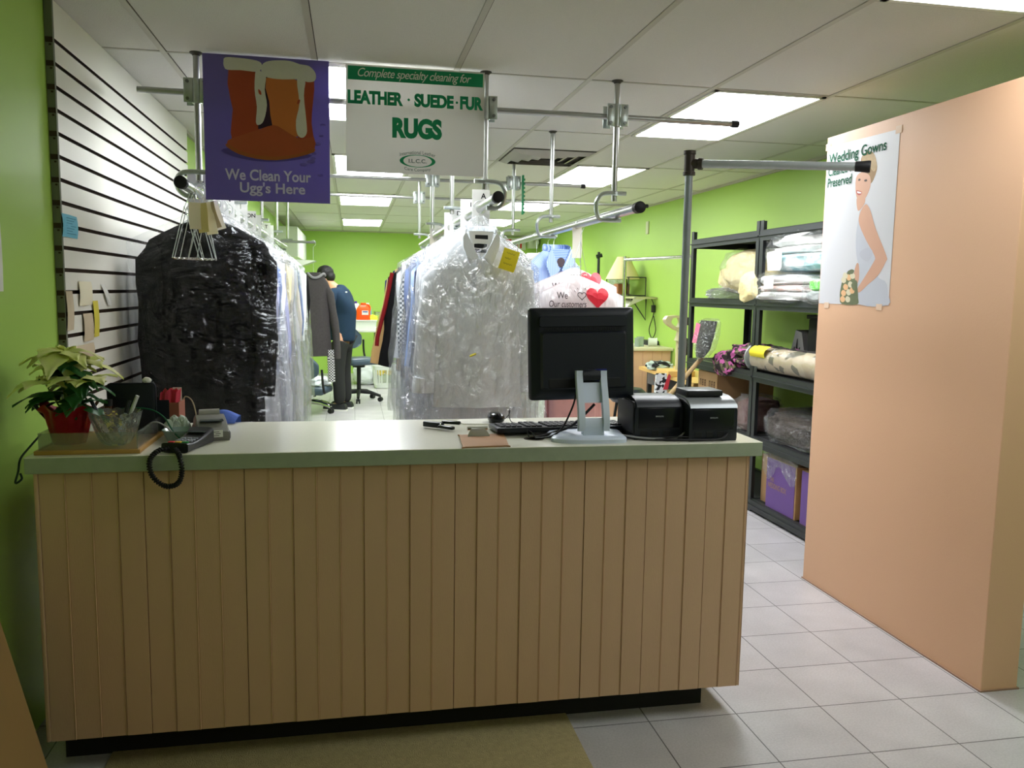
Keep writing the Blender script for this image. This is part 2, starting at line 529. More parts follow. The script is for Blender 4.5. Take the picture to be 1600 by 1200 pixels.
# air vent
t = thing('air_vent', 'square ceiling air diffuser with stepped louvres', 'air vent', (1.372, 5.88, HC - .03))
m = MB()
m.b2(1.075, 1.67, 5.59, 6.18, HC - .004, HC - .0005)
obj('backing', m, mat('vent_backing_dark', (88, 84, 76), 0.9), t, 0)  # darker grey-brown plate behind the louvres
m = MB()
for i, s_ in enumerate((.285, .215, .15, .09)):
    z1, z0 = HC - .006 - .0 * i, HC - .028 + .002 * i
    cx, cy = 1.372, 5.885
    for (dx, dy) in ((1, 0), (-1, 0), (0, 1), (0, -1)):
        px, py = -dy, dx
        a, b = s_, s_ - .045
        v = [(cx + dx * a + px * a, cy + dy * a + py * a, z1), (cx + dx * a - px * a, cy + dy * a - py * a, z1),
             (cx + dx * b - px * b, cy + dy * b - py * b, z0), (cx + dx * b + px * b, cy + dy * b + py * b, z0)]
        m.add(v + [(p[0], p[1], p[2] - .002) for p in v], [[0, 1, 2, 3], [7, 6, 5, 4], [0, 4, 5, 1], [1, 5, 6, 2], [2, 6, 7, 3], [3, 7, 4, 0]])
obj('louvre', m, mat('vent_white', (176, 172, 162), 0.5), t, 0)
m = MB(); m.lathe([(.07, 0), (.07, -.02), (.055, -.035), (.02, -.04)], 24, Matrix.Translation((1.69, 7.28, HC)))
single('smoke_detector', m, mat('detector_white', (236, 234, 226), 0.4), 'round white smoke detector on the ceiling beyond the air vent', 'smoke detector')

# slat wall
Z0, PITCH = 2.278, 0.0779
t = thing('slatwall_panel', 'white slatwall panel with horizontal grooves on the left wall', 'wall panel', (-1.0, 4.33, .25))
prof = [(-1.018, HC - .002), (-.995, HC - .002)]
pm = [0]
z = Z0
while z > .3:
    prof += [(-.995, z + .007), (-1.008, z + .007), (-1.008, z - .007), (-.995, z - .007)]
    pm += [0, 1, 1, 1]
    z -= PITCH
prof += [(-.995, .25), (-1.018, .25)]
m = MB()
n = len(prof)
m.v = [Vector((p[0], yy, p[1])) for yy in (3.165, 5.5) for p in prof]
for i in range(n - 1):
    a, b = prof[i], prof[i + 1]
    m.cur = 1 if (a[0] < -1.0 or b[0] < -1.0) and a[1] < HC - .01 and b[1] > .26 else 0
    m.f.append([i, i + 1, n + i + 1, n + i]); m.mi.append(m.cur)
m.cur = 0
m.f.append([n, 2 * n - 1, n - 1, 0][::1]); m.mi.append(0)
obj('slats', m, [SLAT, GROOVE], t, 0)
m = MB(); m.b2(-1.0185, -.993, 3.150, 3.165, .25, HC - .002)
m.cur = 1
z = Z0
while z > .3:
    m.b2(-1.017, -.9935, 3.1485, 3.150, z - .012, z + .006)
    m.b2(-1.006, -.9985, 3.1485, 3.150, z - .022, z - .016)
    z -= PITCH
obj('end_trim', m, [mat('slat_end_grey', (112, 116, 98), .6), GROOVE], t, 0)

# notes on the slat wall
def note(name, y0, y1, z1, z0, m, label, curl=.004, skew=0.0):
    b = MB()
    b.grid(lambda u, v: (-.991 + curl * math.sin(v * PI) + .003 * math.sin(u * 5), y0 + (y1 - y0) * u + skew * v, z1 + (z0 - z1) * v), 5, 8)
    b.grid(lambda u, v: (-.9905 + curl * math.sin(v * PI) + .003 * math.sin(u * 5), y0 + (y1 - y0) * u + skew * v, z1 + (z0 - z1) * v), 5, 8)
    return single(name, b, m, label, 'note', 'notes on the slatwall')
BEIGEP = mat('beige_paper', (205, 188, 160), 0.8)
o = note('paper_note', 3.15, 3.32, 1.695, 1.615, BLUEP, 'blue handwritten note alone at the front edge of the slatwall')
b = MB()
for i in range(7):
    b.b2(-.9845, -.984, 3.18, 3.28 - .02 * (i % 3), 1.681 - i * .009, 1.683 - i * .009)
obj('handwriting', b, mat('faded_blue_ink', (70, 130, 165), 0.7), o, 0)
note('paper_note', 3.155, 3.235, 1.425, 1.285, BEIGEP, 'narrow beige slip, leftmost of the slips hung on the slatwall')
note('paper_note', 3.30, 3.46, 1.46, 1.37, CREAMP, 'wide cream slip at the top of the slips hung on the slatwall')
note('paper_note', 3.335, 3.46, 1.34, 1.235, BEIGEP, 'lower beige slip overlapped by the yellow slip on the slatwall')
note('paper_note', 3.46, 3.535, 1.386, 1.245, mat('dull_yellow_paper', (222, 208, 80), 0.7), 'long yellow slip hanging on the slatwall')
note('paper_note', 3.57, 3.64, 1.45, 1.365, WHITEP, 'tilted white slip, rightmost of the slips on the slatwall', skew=.09)
note('paper_note', 3.22, 3.46, 1.225, 1.17, BEIGEP, 'beige slip just above the poinsettia on the slatwall')
b = MB(); b.grid(lambda u, v: (XL + .0015 + .002 * math.sin(v * 3), 2.42 + .28 * u, 1.645 - .22 * v), 3, 3)
b.grid(lambda u, v: (XL + .002 + .002 * math.sin(v * 3), 2.42 + .28 * u, 1.645 - .22 * v), 3, 3)
single('wall_notice', b, WHITEP, 'white sheet of paper on the green wall left of the slatwall', 'notice')

# ------------------------------------------------------------------ ceiling-hung pipes
RLX = {-.63: -.665, .59: .62, 1.2: 1.215}
RLZ = {-.63: 1.858, .59: 1.85, 1.2: 1.815}
RAIL_R = .021
def pole(x, y, label, clamp, side, hook=True, zb=1.885):
    t = thing('hanging_pole', label, 'pole', (x, y, zb), 0, 'poles hanging from the ceiling')
    m = MB(); m.tube([(x, y, HC - .001), (x, y, zb)], .0135, 14)
    obj('pipe', m, PIPE, t)
    m = MB(); m.lathe([(.026, 0), (.026, -.004), (.018, -.008), (.0145, -.014)], 18, Matrix.Translation((x, y, HC - .0005)))
    obj('ceiling_flange', m, mat('flange_dark', (74, 72, 64), 0.5, .5), t)
    if clamp:
        zc = 2.257
        m = MB()
        for s in (-1, 1):
            m.b2(x + s * .014, x + s * .05, y - .022, y - .0165, zc - .05, zc + .05, .002)
            m.b2(x + s * .014, x + s * .05, y + .044, y + .0495, zc - .05, zc + .05, .002)
        m.tube([(x, y - .004, zc - .05), (x, y - .004, zc + .05)], .0195, 16)
        c = obj('clamp', m, STEEL, t)
        for sx in (-1, 1):
            for sz in (-1, 1):
                m = MB(); m.tube([(x + sx * .034, y - .029, zc + sz * .035), (x + sx * .034, y - .021, zc + sz * .035)], .0075, 6)
                obj('bolt', m, mat('bolt_steel', (130, 134, 132), .35, .8), c)
    if hook:
        rx, rz = RLX[x], RLZ[x]
        m = MB()
        zt = zb + .035
        b = rz - RAIL_R - .009
        pts = [(x - side * .035, y - .02, zt), (x + side * .03, y - .02, zt), (x + side * .068, y - .02, zt - .008), (x + side * .088, y - .018, zt - .035),
               (x + side * .09, y - .012, (zt + b) / 2), (x + side * .08, y - .004, b + .02), (x + side * .055, y, b + .001), (rx, y, b), (rx - side * .02, y, b)]
        m.tube(curve_pts(pts, 4), .0105, 10)
        h = obj('rail_hook', m, STEEL, t)
        m = MB(); m.tube([(x - side * .05, y - .02, zt), (x - side * .034, y - .02, zt)], .011, 6); obj('bolt', m, MATS['zinc_clamp'], h)
        m = MB(); m.tube([(x, y - .035, zt), (x, y - .006, zt)], .007, 6); obj('bolt', m, MATS['zinc_clamp'], h)
rowtxt = {3.73: 'front row', 4.97: 'second row', 6.19: 'third row', 7.41: 'fourth row', 8.63: 'last row'}
desc = {(-.63, 3.73): 'ceiling pole at the left edge of the purple sign', (.59, 3.73): 'ceiling pole at the right edge of the white sign',
        (1.2, 3.73): 'front ceiling pole with bolted clamp plate, carrying the right garment rail',
        (-.63, 4.97): 'second pole of the left garment rail, mostly behind the purple sign', (.59, 4.97): 'plain pole behind the right part of the white sign',
        (1.2, 4.97): 'plain pole in front of the air vent above the blue striped shirt', (-.63, 6.19): 'left rail pole showing below the middle of the purple sign',
        (.59, 6.19): 'pole with a clamp just under the bottom edge of the white sign', (1.2, 6.19): 'pole with clamp beside the green plastic strip',
        (-.63, 7.41): 'left rail pole below the right half of the purple sign', (.59, 7.41): 'pole with clamp on the third cross rail, left of the letter cards',
        (1.2, 7.41): 'thin pole seen just behind the hook of the middle rail', (-.63, 8.63): 'farthest pole of the left garment rail'}
for (x, y), lb in desc.items():
    pole(x, y, lb, y in (3.73, 6.19, 7.41), {-.63: -1, .59: 1, 1.2: -1}[x], zb={-.63: 1.89, .59: 1.9, 1.2: 1.87}[x])
pole(.66, 7.0, 'plain bright pole between the two clamped poles of the middle rail', False, 1, hook=False, zb=1.9)
def cross(y, x0, x1, label, capl=False):
    z = 2.257
    yy = y + .0265
    t = thing('cross_rail', label, 'rail', ((x0 + x1) / 2, yy, z - .0135), 0, 'cross rails under the ceiling')
    m = MB(); m.tube([(x0, yy, z), (x1, yy, z)], .0132, 14); obj('pipe', m, PIPE, t)
    m = MB(); m.tube([(x1 - .03, yy, z), (x1 - .002, yy, z), (x1 + .006, yy, z)], [.0165, .018, .016], 16); obj('end_cap', m, RUBBER, t)
cross(3.73, -.87, 1.81, 'front cross rail passing behind the purple and the white sign')
cross(6.19, -.80, 1.76, 'second cross rail, its cap in front of the second right ceiling light')
cross(7.41, -.80, 2.72, 'third and longest cross rail under the far ceiling lights')
def rail(x, z, y0, y1, label, n=0):
    t = thing('garment_rail', label, 'rail', (x, y0, z - RAIL_R), 0, 'long garment rails running to the back')
    m = MB(); m.tube([(x, y0, z), (x, y1, z)], RAIL_R, 18); obj('pipe', m, PIPE, t)
    m = MB(); m.tube([(x, y0 - .014, z), (x, y0 - .010, z), (x, y0 + .03, z)], [.019, .0255, .0245], 20); obj('end_cap', m, RUBBER, t)
rail(-.665, 1.858, 3.52, 8.75, 'left garment rail with black end cap, holding the black coat')
rail(.62, 1.85, 3.55, 7.6, 'middle garment rail with black end cap, holding the white shirts')
rail(1.215, 1.815, 3.42, 7.6, 'right garment rail with black end cap, holding the blue shirt')
m = MB(); m.b2(1.255, 1.268, 6.13, 6.16, 2.02, 2.31, .002)
for i in range(9): m.b2(1.268, 1.278, 6.14, 6.15, 2.03 + i * .03, 2.045 + i * .03)
single('plastic_strip', m, mat('green_plastic', (40, 140, 90), .4), 'green plastic toothed strip hanging beside a clamped pole', 'strip')

# ------------------------------------------------------------------ hanging signs
SY = 3.695
def to_sign(x0, x1, z0, z1, cx0, cx1, cyt, cyb):
    return lambda p: ((x0 + (x1 - x0) * (p[0] - cx0) / (cx1 - cx0)), (z1 - (z1 - z0) * (p[1] - cyt) / (cyb - cyt)))
FX = ((1, 0, 0), (0, 0, 1))           # right and up of things facing the camera side
t = thing('hanging_sign', 'purple hanging sign with a picture of brown boots', 'sign', (-.345, SY, 1.81), 0)
m = MB(); m.b2(-.6, -.09, SY, SY + .006, 1.812, 2.405)
def translucent(name, rgb, fac, var=.02, scale=3):
    mm = mat(name, rgb, .35, var=var, scale=scale); nt = mm.node_tree
    tl = nt.nodes.new('ShaderNodeBsdfTranslucent'); tl.inputs[0].default_value = S(*rgb)
    mx = nt.nodes.new('ShaderNodeMixShader'); mx.inputs[0].default_value = fac
    nt.links.new(nt.nodes['Principled BSDF'].outputs[0], mx.inputs[1]); nt.links.new(tl.outputs[0], mx.inputs[2])
    nt.links.new(mx.outputs[0], nt.nodes['Material Output'].inputs[0])
    return mm
obj('panel', m, translucent('sign_purple', (124, 112, 176), .3, .08), t, 0)
T = to_sign(-.6, -.09, 1.812, 2.405, 66, 712, 72, 822)
m = MB()
lay = [0]
def piece(pts, mi, sm=3):
    lay[0] += 1
    m.cur = mi
    q = [T(p) for p in pts]
    if sm: q = smooth_poly(q, sm)
    m.prism(q, (0, SY - .0004 - .0003 * lay[0], 0), (1, 0, 0), (0, 0, 1), .0003)
piece([(160, 555), (200, 590), (330, 612), (480, 606), (620, 570), (400, 540)], 5)
piece([(195, 150), (335, 155), (350, 440), (290, 480), (207, 510), (205, 420), (213, 350), (203, 300)], 0, 2)
piece([(350, 165), (392, 175), (420, 425), (340, 445)], 4, 0)
piece([(575, 175), (634, 170), (626, 300), (618, 400), (630, 540), (545, 480)], 0, 2)
piece([(386, 180), (545, 182), (556, 470), (470, 450), (414, 424), (400, 300)], 1, 2)
piece([(182, 520), (205, 500), (345, 447), (420, 420), (470, 440), (560, 488), (628, 470), (630, 545), (540, 580), (430, 600), (330, 596), (240, 575), (185, 540)], 2, 2)
piece([(180, 528), (240, 560), (330, 581), (430, 585), (540, 566), (628, 532), (628, 552), (540, 582), (430, 603), (330, 600), (240, 580), (178, 545)], 3, 2)
piece([(172, 110), (182, 88), (250, 86), (340, 94), (366, 115), (345, 150), (260, 148), (190, 150), (174, 135)], 6)
piece([(362, 125), (385, 98), (440, 86), (510, 85), (560, 98), (610, 105), (642, 140), (638, 178), (600, 188), (560, 176), (470, 182), (400, 178), (368, 160)], 6)
piece([(335, 140), (360, 148), (386, 170), (378, 240), (388, 320), (370, 400), (345, 424), (330, 410), (336, 330), (326, 240)], 6)
piece([(545, 178), (588, 175), (580, 260), (592, 400), (592, 455), (568, 480), (542, 460), (537, 390), (556, 300)], 6)
piece([(345, 240), (358, 250), (360, 268), (348, 262)], 0); piece([(548, 285), (560, 282), (556, 300), (545, 305)], 0)
m2c = [translucent('boot_rust', (196, 92, 60), .35, .15, 8), translucent('boot_orange', (226, 140, 76), .35, .1, 6), translucent('boot_brown', (200, 104, 66), .35, .12, 7),
       translucent('boot_sole', (190, 110, 62), .35), mat('boot_gap', (48, 24, 42), .7), mat('print_shadow', (82, 70, 142), .5), translucent('boot_fleece', (236, 234, 222), .3, .06, 60)]
obj('boot_print', m, m2c, t, 0)
m = MB()
SILVT = translucent('sign_letter_grey', (236, 234, 242), .3)
text(m, 'We Clean Your', (-.345, SY - .001, 1.92), *FX, width=.352, height=.047, bold=.022)
obj('lettering', m, SILVT, t, 0); m = MB()
text(m, "Ugg's Here", (-.328, SY - .001, 1.862), *FX, width=.268, height=.058, bold=.022)
obj('lettering', m, SILVT, t, 0)
# creases in the laminate
m = MB()
for cx, cz, r in ((-.17, 1.985, .018), (-.155, 2.02, .012), (-.14, 2.06, .014), (-.2, 1.972, .016), (-.125, 2.095, .01), (-.13, 1.93, .012), (-.16, 2.0, .012), (-.118, 2.14, .012)):
    m.blob((cx, SY, cz), (r, .0025, r * .45), .3, 2, cx * 50, 2, 1)
obj('blister', m, mat('sign_purple_gloss', (112, 98, 176), .2), t)

t = thing('hanging_sign', 'white hanging sign for leather, suede, fur and rugs cleaning', 'sign', (.28, SY, 1.95), 0)
m = MB(); m.b2(-.021, .579, SY, SY + .004, 1.952, 2.4)
obj('panel', m, translucent('sign_white', (226, 225, 222), .2), t, 0)
GRN = mat('sign_green', (22, 146, 100), .45, var=.02)
m = MB(); m.b2(-.012, .572, SY - .0008, SY - .0002, 2.337, 2.394)
obj('banner_strip', m, GRN, t, 0)
m = MB(); text(m, 'Complete specialty cleaning for', (.275, SY - .001, 2.364), *FX, width=.49, height=.047, bold=.004, shear=.35, spacing=.92)
obj('script_lettering', m, mat('sign_letter_white', (226, 232, 228), .4), t, 0)
m = MB()
text(m, 'LEATHER', (.105, SY - .0006, 2.266), *FX, width=.236, height=.057, bold=.055, spacing=.98)
obj('lettering', m, GRN, t, 0); m = MB()
text(m, 'SUEDE', (.357, SY - .0006, 2.266), *FX, width=.172, height=.057, bold=.055, spacing=.98)
obj('lettering', m, GRN, t, 0); m = MB()
text(m, 'FUR', (.522, SY - .0006, 2.266), *FX, width=.102, height=.057, bold=.055, spacing=.98)
obj('lettering', m, GRN, t, 0); m = MB()
for x in (.247, .457): m.lathe([(.0055, 0), (.0055, .0007)], 14, Matrix.Translation((x, SY - .0002, 2.266)) @ Matrix.Rotation(PI / 2, 4, 'X'))
obj('lettering_dot', m, GRN, t, 0); m = MB()
text(m, 'RUGS', (.284, SY - .0006, 2.146), *FX, width=.216, height=.088, bold=.06, spacing=.98)
obj('lettering', m, GRN, t, 0)
m = MB()
n = 48
lc = (.286, 2.008)
vs = []
for k in range(n):
    a = 2 * PI * k / n
    vs += [(lc[0] + .078 * math.cos(a), SY - .0008, lc[1] + .027 * math.sin(a)), (lc[0] + .062 * math.cos(a), SY - .0008, lc[1] + .0245 * math.sin(a))]
m.add(vs, [[2 * k, 2 * k + 1, (2 * k + 3) % (2 * n), (2 * k + 2) % (2 * n)] for k in range(n)])
obj('logo_ring', m, GRN, t, 0)
m = MB()
text(m, 'I.L.C.C.', (lc[0], SY - .0006, lc[1]), *FX, width=.078, height=.017, bold=.015)
obj('logo_lettering', m, mat('logo_grey_green', (70, 100, 92), .5), t, 0); m = MB()
text(m, 'International Leather', (lc[0], SY - .0006, 2.045), *FX, width=.155, height=.0155, warp=-1.9)
obj('logo_lettering', m, mat('logo_grey_green', (70, 100, 92), .5), t, 0); m = MB()
text(m, 'Care Company', (lc[0], SY - .0006, 1.9685), *FX, width=.115, height=.0165, warp=1.7)
obj('logo_lettering', m, mat('logo_grey_green', (70, 100, 92), .5), t, 0)

# ------------------------------------------------------------------ service counter
CX0, CX1, CY0, CY1, CZ = -.913, 1.347, 2.495, 3.085, .96
t = thing('service_counter', 'long peach beadboard service counter with grey-green laminate top', 'counter', ((CX0 + CX1) / 2, (CY0 + CY1) / 2, 0))
m = MB(); m.b2(CX0, CX1, CY0, CY1, CZ - .0475, CZ, .002)
for f in range(6, len(m.f)): pass
m.mi = [0] * len(m.f)
for i, f in enumerate(m.f):
    c = sum((m.v[k] for k in f), Vector()) / len(f)
    if c.z < CZ - .003: m.mi[i] = 1
obj('countertop', m, [CTOP, CEDGE], t, 0)
PX0, PX1, PY = -.884, 1.312, 2.513
prof = []
w_ = .0705
x = PX0
i = 0
while x < PX1 - .01:
    x2 = min(x + w_, PX1)
    j = .0006 * ((i * 7) % 5 - 2)
    crack = i in (3, 7, 16, 22, 25, 28)
    d, hw_ = (.010, .0012) if crack else (.0028, .0015)
    prof += [(x + hw_, PY + j), (x2 - hw_ - .003, PY + j), (x2 - hw_, PY + j - (.0 if crack else .0018)), (x2, PY + j + d)]
    x = x2; i += 1
n = len(prof)
m = MB()
m.v = [Vector((p[0], p[1], z)) for z in (.1, .6, CZ - .047) for p in prof]
for r in (0, 1):
    for k in range(n - 1): m.f.append([r * n + k, r * n + k + 1, (r + 1) * n + k + 1, (r + 1) * n + k])
b0 = len(m.v)
m.mi = [0] * len(m.f)
m.b2(PX0, PX1, PY + .011, PY + .03, .1, CZ - .047)
obj('front_panel', m, BEAD, t, 0)
m = MB(); m.b2(PX0 - .012, PX0, PY - .004, PY + .03, .1, CZ - .047, .003); obj('corner_trim', m, BEAD, t)
m = MB(); m.b2(PX1 - .03, PX1, PY + .03, CY1 - .02, .1, CZ - .047); obj('side_panel', m, PEACH, t, 0)
m = MB(); m.b2(PX0, PX0 + .03, PY + .03, CY1 - .02, .1, CZ - .047); obj('side_panel', m, PEACH, t, 0)
m = MB(); m.b2(PX0 + .03, PX1 - .03, PY + .03, CY1 - .02, .5, .52); m.b2(PX0 + .03, PX1 - .03, PY + .03, CY1 - .02, .1, .12); obj('inner_shelf', m, CARD, t, 0)
m = MB(); m.b2(PX0 + .01, PX1 - .1, PY + .085, CY1 - .06, 0, .1); obj('toe_kick', m, mat('toe_kick_black', (30, 28, 26), .7), t, 0)
m = MB()
for s in (0, 1): m.lathe([(.034, 0), (.034, .0012), (.026, .0016), (.0245, .0004)], 24, Matrix.Translation((.594, 2.64, CZ)))
obj('cable_grommet', m, mat('brown_grommet', (70, 56, 34), .4), t)
# mat in front of it
m = MB(); m.b2(-.74, .715, 1.3, 2.595, 0, .008, .003)
single('floor_mat', m, mat('olive_carpet_mat', (178, 164, 122), .95, var=.25, scale=70, bump=.8, bscale=260), 'olive brown carpet mat on the floor before the counter', 'mat')
# plywood sheet leaning at the left
def leaning():
    m = MB()
    a, b = Vector((-.835, 2.36, .0)), Vector((-1.0, 2.36, .72))
    up = (b - a)
    L = up.length; up.normalize()
    nrm = Vector((0, 1, 0)).cross(up) * -1
    top = lambda s: L - .05 + .05 * math.sin(s * 2.2) if False else L
    prof = [(0, 0), (0, L), (-.02, L + .004), (-.25, L), (-.6, L), (-.6, 0)]
    m.prism([(p[0], p[1]) for p in prof], a, (0, 1, 0), up, .016)
    return m
PLY = mat('plywood', (178, 146, 98), .75, var=.16, scale=5, stretch=(1, 1, .5), rgb2=(160, 128, 84))
single('plywood_sheet', leaning(), PLY, 'tan plywood sheet leaning on the left wall before the counter', 'board')

# ------------------------------------------------------------------ things on the counter
def rot_at(p, a): return Matrix.Translation(p) @ Matrix.Rotation(a, 4, 'Z')
# tray with wood base
t = thing('display_tray', 'clear grey acrylic tray on a wooden base at the counter end', 'tray', (-.76, 2.69, CZ))
m = MB(); m.b2(-.898, -.612, 2.527, 2.865, CZ, CZ + .012, .002); obj('wooden_base', m, mat('oak_strip', (182, 140, 74), .5, var=.15, scale=12, stretch=(1, 8, 1)), t)
ACR = plastic('grey_acrylic', milk=.22, gloss=.05, milkcol=(.30, .31, .28, 1), bump=.02)
m = MB()
m.b2(-.888, -.62, 2.537, 2.541, CZ + .012, CZ + .062); m.b2(-.624, -.62, 2.541, 2.855, CZ + .012, CZ + .062)
m.b2(-.888, -.884, 2.541, 2.855, CZ + .012, CZ + .062); m.b2(-.888, -.62, 2.855, 2.859, CZ + .012, CZ + .062)
obj('acrylic_wall', m, ACR, t, 0)
# poinsettia
px, py = -.842, 2.66
t = thing('potted_poinsettia', 'pale yellow poinsettia in a red foil pot on the tray', 'potted plant', (px, py, CZ + .012))
m = MB()
def foil(u, v):
    a = 2 * PI * u
    r = .046 + .022 * v + .004 * math.sin(a * 9) * v + .012 * max(0, v - .85) / .15
    return (px + r * math.cos(a), py + r * math.sin(a), CZ + .013 + .112 * v + .012 * math.sin(a * 5) * max(0, v - .8) / .2)
m.grid(foil, 72, 14)
m.lathe([(.001, .002), (.046, .002)], 36, Matrix.Translation((px, py, CZ + .012)))
obj('foil_wrap', m, mat('red_foil', (158, 22, 34), .3, .25, var=.2, scale=14, bump=.3, bscale=40), t)
m = MB()
for a0, l in ((2.6, .05), (3.3, .04)):
    m.grid(lambda u, v: (px + (.058 + l * v) * math.cos(a0 + .35 * (u - .5)), py + (.058 + l * v) * math.sin(a0 + .35 * (u - .5)), CZ + .085 + .055 * v + .006 * math.sin(u * 12)), 8, 6)
obj('foil_edge', m, mat('silver_foil', (190, 190, 192), .2, .9, bump=.4, bscale=60), t)
m = MB(); m.lathe([(.001, .105), (.06, .1)], 24, Matrix.Translation((px, py, CZ))); obj('soil', m, mat('soil', (44, 34, 26), .95), t)
def leaf(m, base, az, el, L, W, droop, mi=0, lobes=True):
    d = Vector((math.cos(az), math.sin(az), 0))
    side = Vector((-math.sin(az), math.cos(az), 0))
    nu, nv = 6, 9
    vs = []
    for j in range(nv + 1):
        v = j / nv
        wdt = W * (math.sin(PI * min(1, v ** .8)) ** .75) * (1 + (.28 * math.cos(v * 11) if lobes else 0)) + .0008
        for i in range(nu + 1):
            u = i / nu * 2 - 1
            h = L * (math.sin(el) * v - droop * v * v)
            vs.append(Vector(base) + d * (L * math.cos(el) * v) + side * wdt * u + Vector((0, 0, h - .18 * wdt * (1 - u * u) * -1 + .004 * math.sin(7 * v + 3 * u))))
    m.cur = mi
    m.add(vs, [[j * (nu + 1) + i, j * (nu + 1) + i + 1, (j + 1) * (nu + 1) + i + 1, (j + 1) * (nu + 1) + i] for j in range(nv) for i in range(nu)])
rnd = random.Random(5)
heads = [(-.005, -.015, .285), (.05, -.02, .20), (-.055, -.015, .195), (.02, .05, .25), (-.03, .04, .235)]
st = MB(); br = MB(); lf = MB()
for hx, hy, hz in heads:
    top = (px + hx, py + hy, CZ + hz)
    st.tube(curve_pts([(px + hx * .2, py + hy * .2, CZ + .1), (px + hx * .7, py + hy * .7, CZ + .1 + (hz - .1) * .6), top], 4), .0028, 6)
    nb = 10 if hz > .25 else 7
    for k in range(nb):
        leaf(br, top, k * 2 * PI / nb + rnd.uniform(-.25, .25) + .2, rnd.uniform(.05, .5), rnd.uniform(.085, .125), rnd.uniform(.027, .036), rnd.uniform(.25, .7))
    for k in range(4):
        leaf(br, (top[0], top[1], top[2] + .004), k * 1.57 + rnd.random(), rnd.uniform(.5, .9), rnd.uniform(.03, .05), .010, .3)
    for k in range(7):
        zz = top[2] - rnd.uniform(.03, .085)
        leaf(lf, (px + hx * .6, py + hy * .6, max(zz, CZ + .115)), rnd.uniform(0, 6.28), rnd.uniform(-.1, .4), rnd.uniform(.075, .115), rnd.uniform(.02, .03), rnd.uniform(.25, .7))
obj('stem', st, mat('stem_green', (120, 140, 70), .6), t)
obj('bract', br, mat('bract_pale_yellow', (250, 247, 186), .5, var=.1, scale=12, rgb2=(226, 230, 146)), t, 60, label='pale yellow bracts')
obj('leaf', lf, mat('leaf_dark_green', (48, 98, 50), .45, var=.25, scale=16), t, 60, label='dark green leaves')
# small amber bottle beside the pot
t = thing('amber_bottle', 'small brown bottle with yellow label between poinsettia and black frame', 'bottle', (-.752, 2.74, CZ + .012))
m = MB(); m.lathe([(.001, 0), (.02, 0), (.021, .005), (.021, .075), (.011, .09), (.011, .1), (.001, .1)], 20, Matrix.Translation((-.752, 2.74, CZ + .0125))); obj('body', m, mat('amber', (78, 44, 22), .25), t)
m = MB(); m.lathe([(.0213, .02), (.0216, .025), (.0216, .068), (.0213, .07)], 20, Matrix.Translation((-.752, 2.74, CZ + .0125))); obj('label_band', m, YELLOWP, t)
m = MB(); m.lathe([(.001, .1), (.013, .1), (.013, .12), (.001, .12)], 16, Matrix.Translation((-.752, 2.74, CZ + .0125))); obj('cap', m, INK, t)
# crystal bowl and pens
bx, by, bz = -.700, 2.622, CZ + .0125
t = thing('crystal_bowl', 'cut crystal bowl holding pens on the acrylic tray', 'bowl', (bx, by, bz))
m = MB()
def bowl(u, v):
    a = 2 * PI * u
    if v < .6:
        k = v / .6; r = .032 + .04 * k ** .8; z = .098 * k ** 1.3
        r += .0035 * abs(math.sin(a * 8 + k * 6)) * min(1, k * 3); z += .006 * abs(math.sin(a * 8)) * max(0, k - .85) / .15
    else:
        k = 1 - (v - .6) / .4; r = .026 + .042 * k; z = .008 + .09 * k ** 1.3
    return (bx + r * math.cos(a), by + r * math.sin(a), bz + z)
m.grid(bowl, 96, 22)
m.lathe([(.001, 0), (.0325, 0)], 48, Matrix.Translation((bx, by, bz)))
GLASS = mat('cut_glass', (236, 240, 240), .04, trans=.92, ior=1.45, var=.01, bump=.25, bscale=60)
obj('glass', m, GLASS, t, 20)
for i, (dx, dy, tx, ty, h, cm, lb) in enumerate(((-.012, .0, -.075, .02, .135, BLACKGL, 'black pen leaning left out of the crystal bowl'), (.012, -.01,   .065, -.01, .145, mat('pen_white', (205, 205, 205), .3), 'white capped pen leaning right out of the crystal bowl'),
                                       (.0, .012, .03, .04, .125, SILVERPL, 'silver pen standing at the back of the crystal bowl'))):
    p0 = Vector((bx + dx, by + dy, bz + .012)); p1 = Vector((bx + tx, by + ty, bz + h))
    t2 = thing('pen', lb, 'pen', p0, 0, 'pens in the crystal bowl')
    m = MB(); m.tube([p0, p0.lerp(p1, .06), p0.lerp(p1, .7), p1], [.001, .004, .0046, .0044], 10); obj('barrel', m, cm, t2)
    m = MB(); m.tube([p0.lerp(p1, .68), p1 + (p1 - p0) * .02], .0055, 10); m.tube([p0.lerp(p1, .72) + Vector((.0, -.007, 0)), p1 + Vector((0, -.007, .002))], .0014, 6); obj('cap', m, BLACKPL if i != 1 else cm, t2)
# black frame standing behind, brown box with pink packets
t = thing('document_stand', 'black rounded display panel standing behind the crystal bowl', 'display stand', (-.697, 2.8, CZ))
m = MB(); m.b2(-.772, -.624, 2.795, 2.812, CZ + .001, CZ + .178, .012); obj('panel', m, BLACKPL, t)
m = MB(); m.b2(-.77, -.626, 2.76, 2.85, CZ, CZ + .006, .002); obj('foot', m, BLACKPL, t)
m = MB(); m.blob((-.65, 2.80, CZ + .187), (.014, .012, .009), .2, 2, 3, 3, 1); single('cotton_swab', m, WHITEP, 'small white dab lying on the black display panel', 'swab')
t = thing('packet_holder', 'brown box holding pink packets behind the card terminals', 'box', (-.588, 2.86, CZ))
m = MB()
x0, x1, y0, y1 = -.63, -.565, 2.85, 2.95
m.b2(x0, x1, y0, y1, CZ, CZ + .004)
for (a, b, c, d, h) in ((x0, x1, y0, y0 + .004, .105), (x0, x1, y1 - .004, y1, .105), (x0, x0 + .004, y0, y1, .105), (x1 - .004, x1, y0, y1, .105)): m.b2(a, b, c, d, CZ, CZ + h)
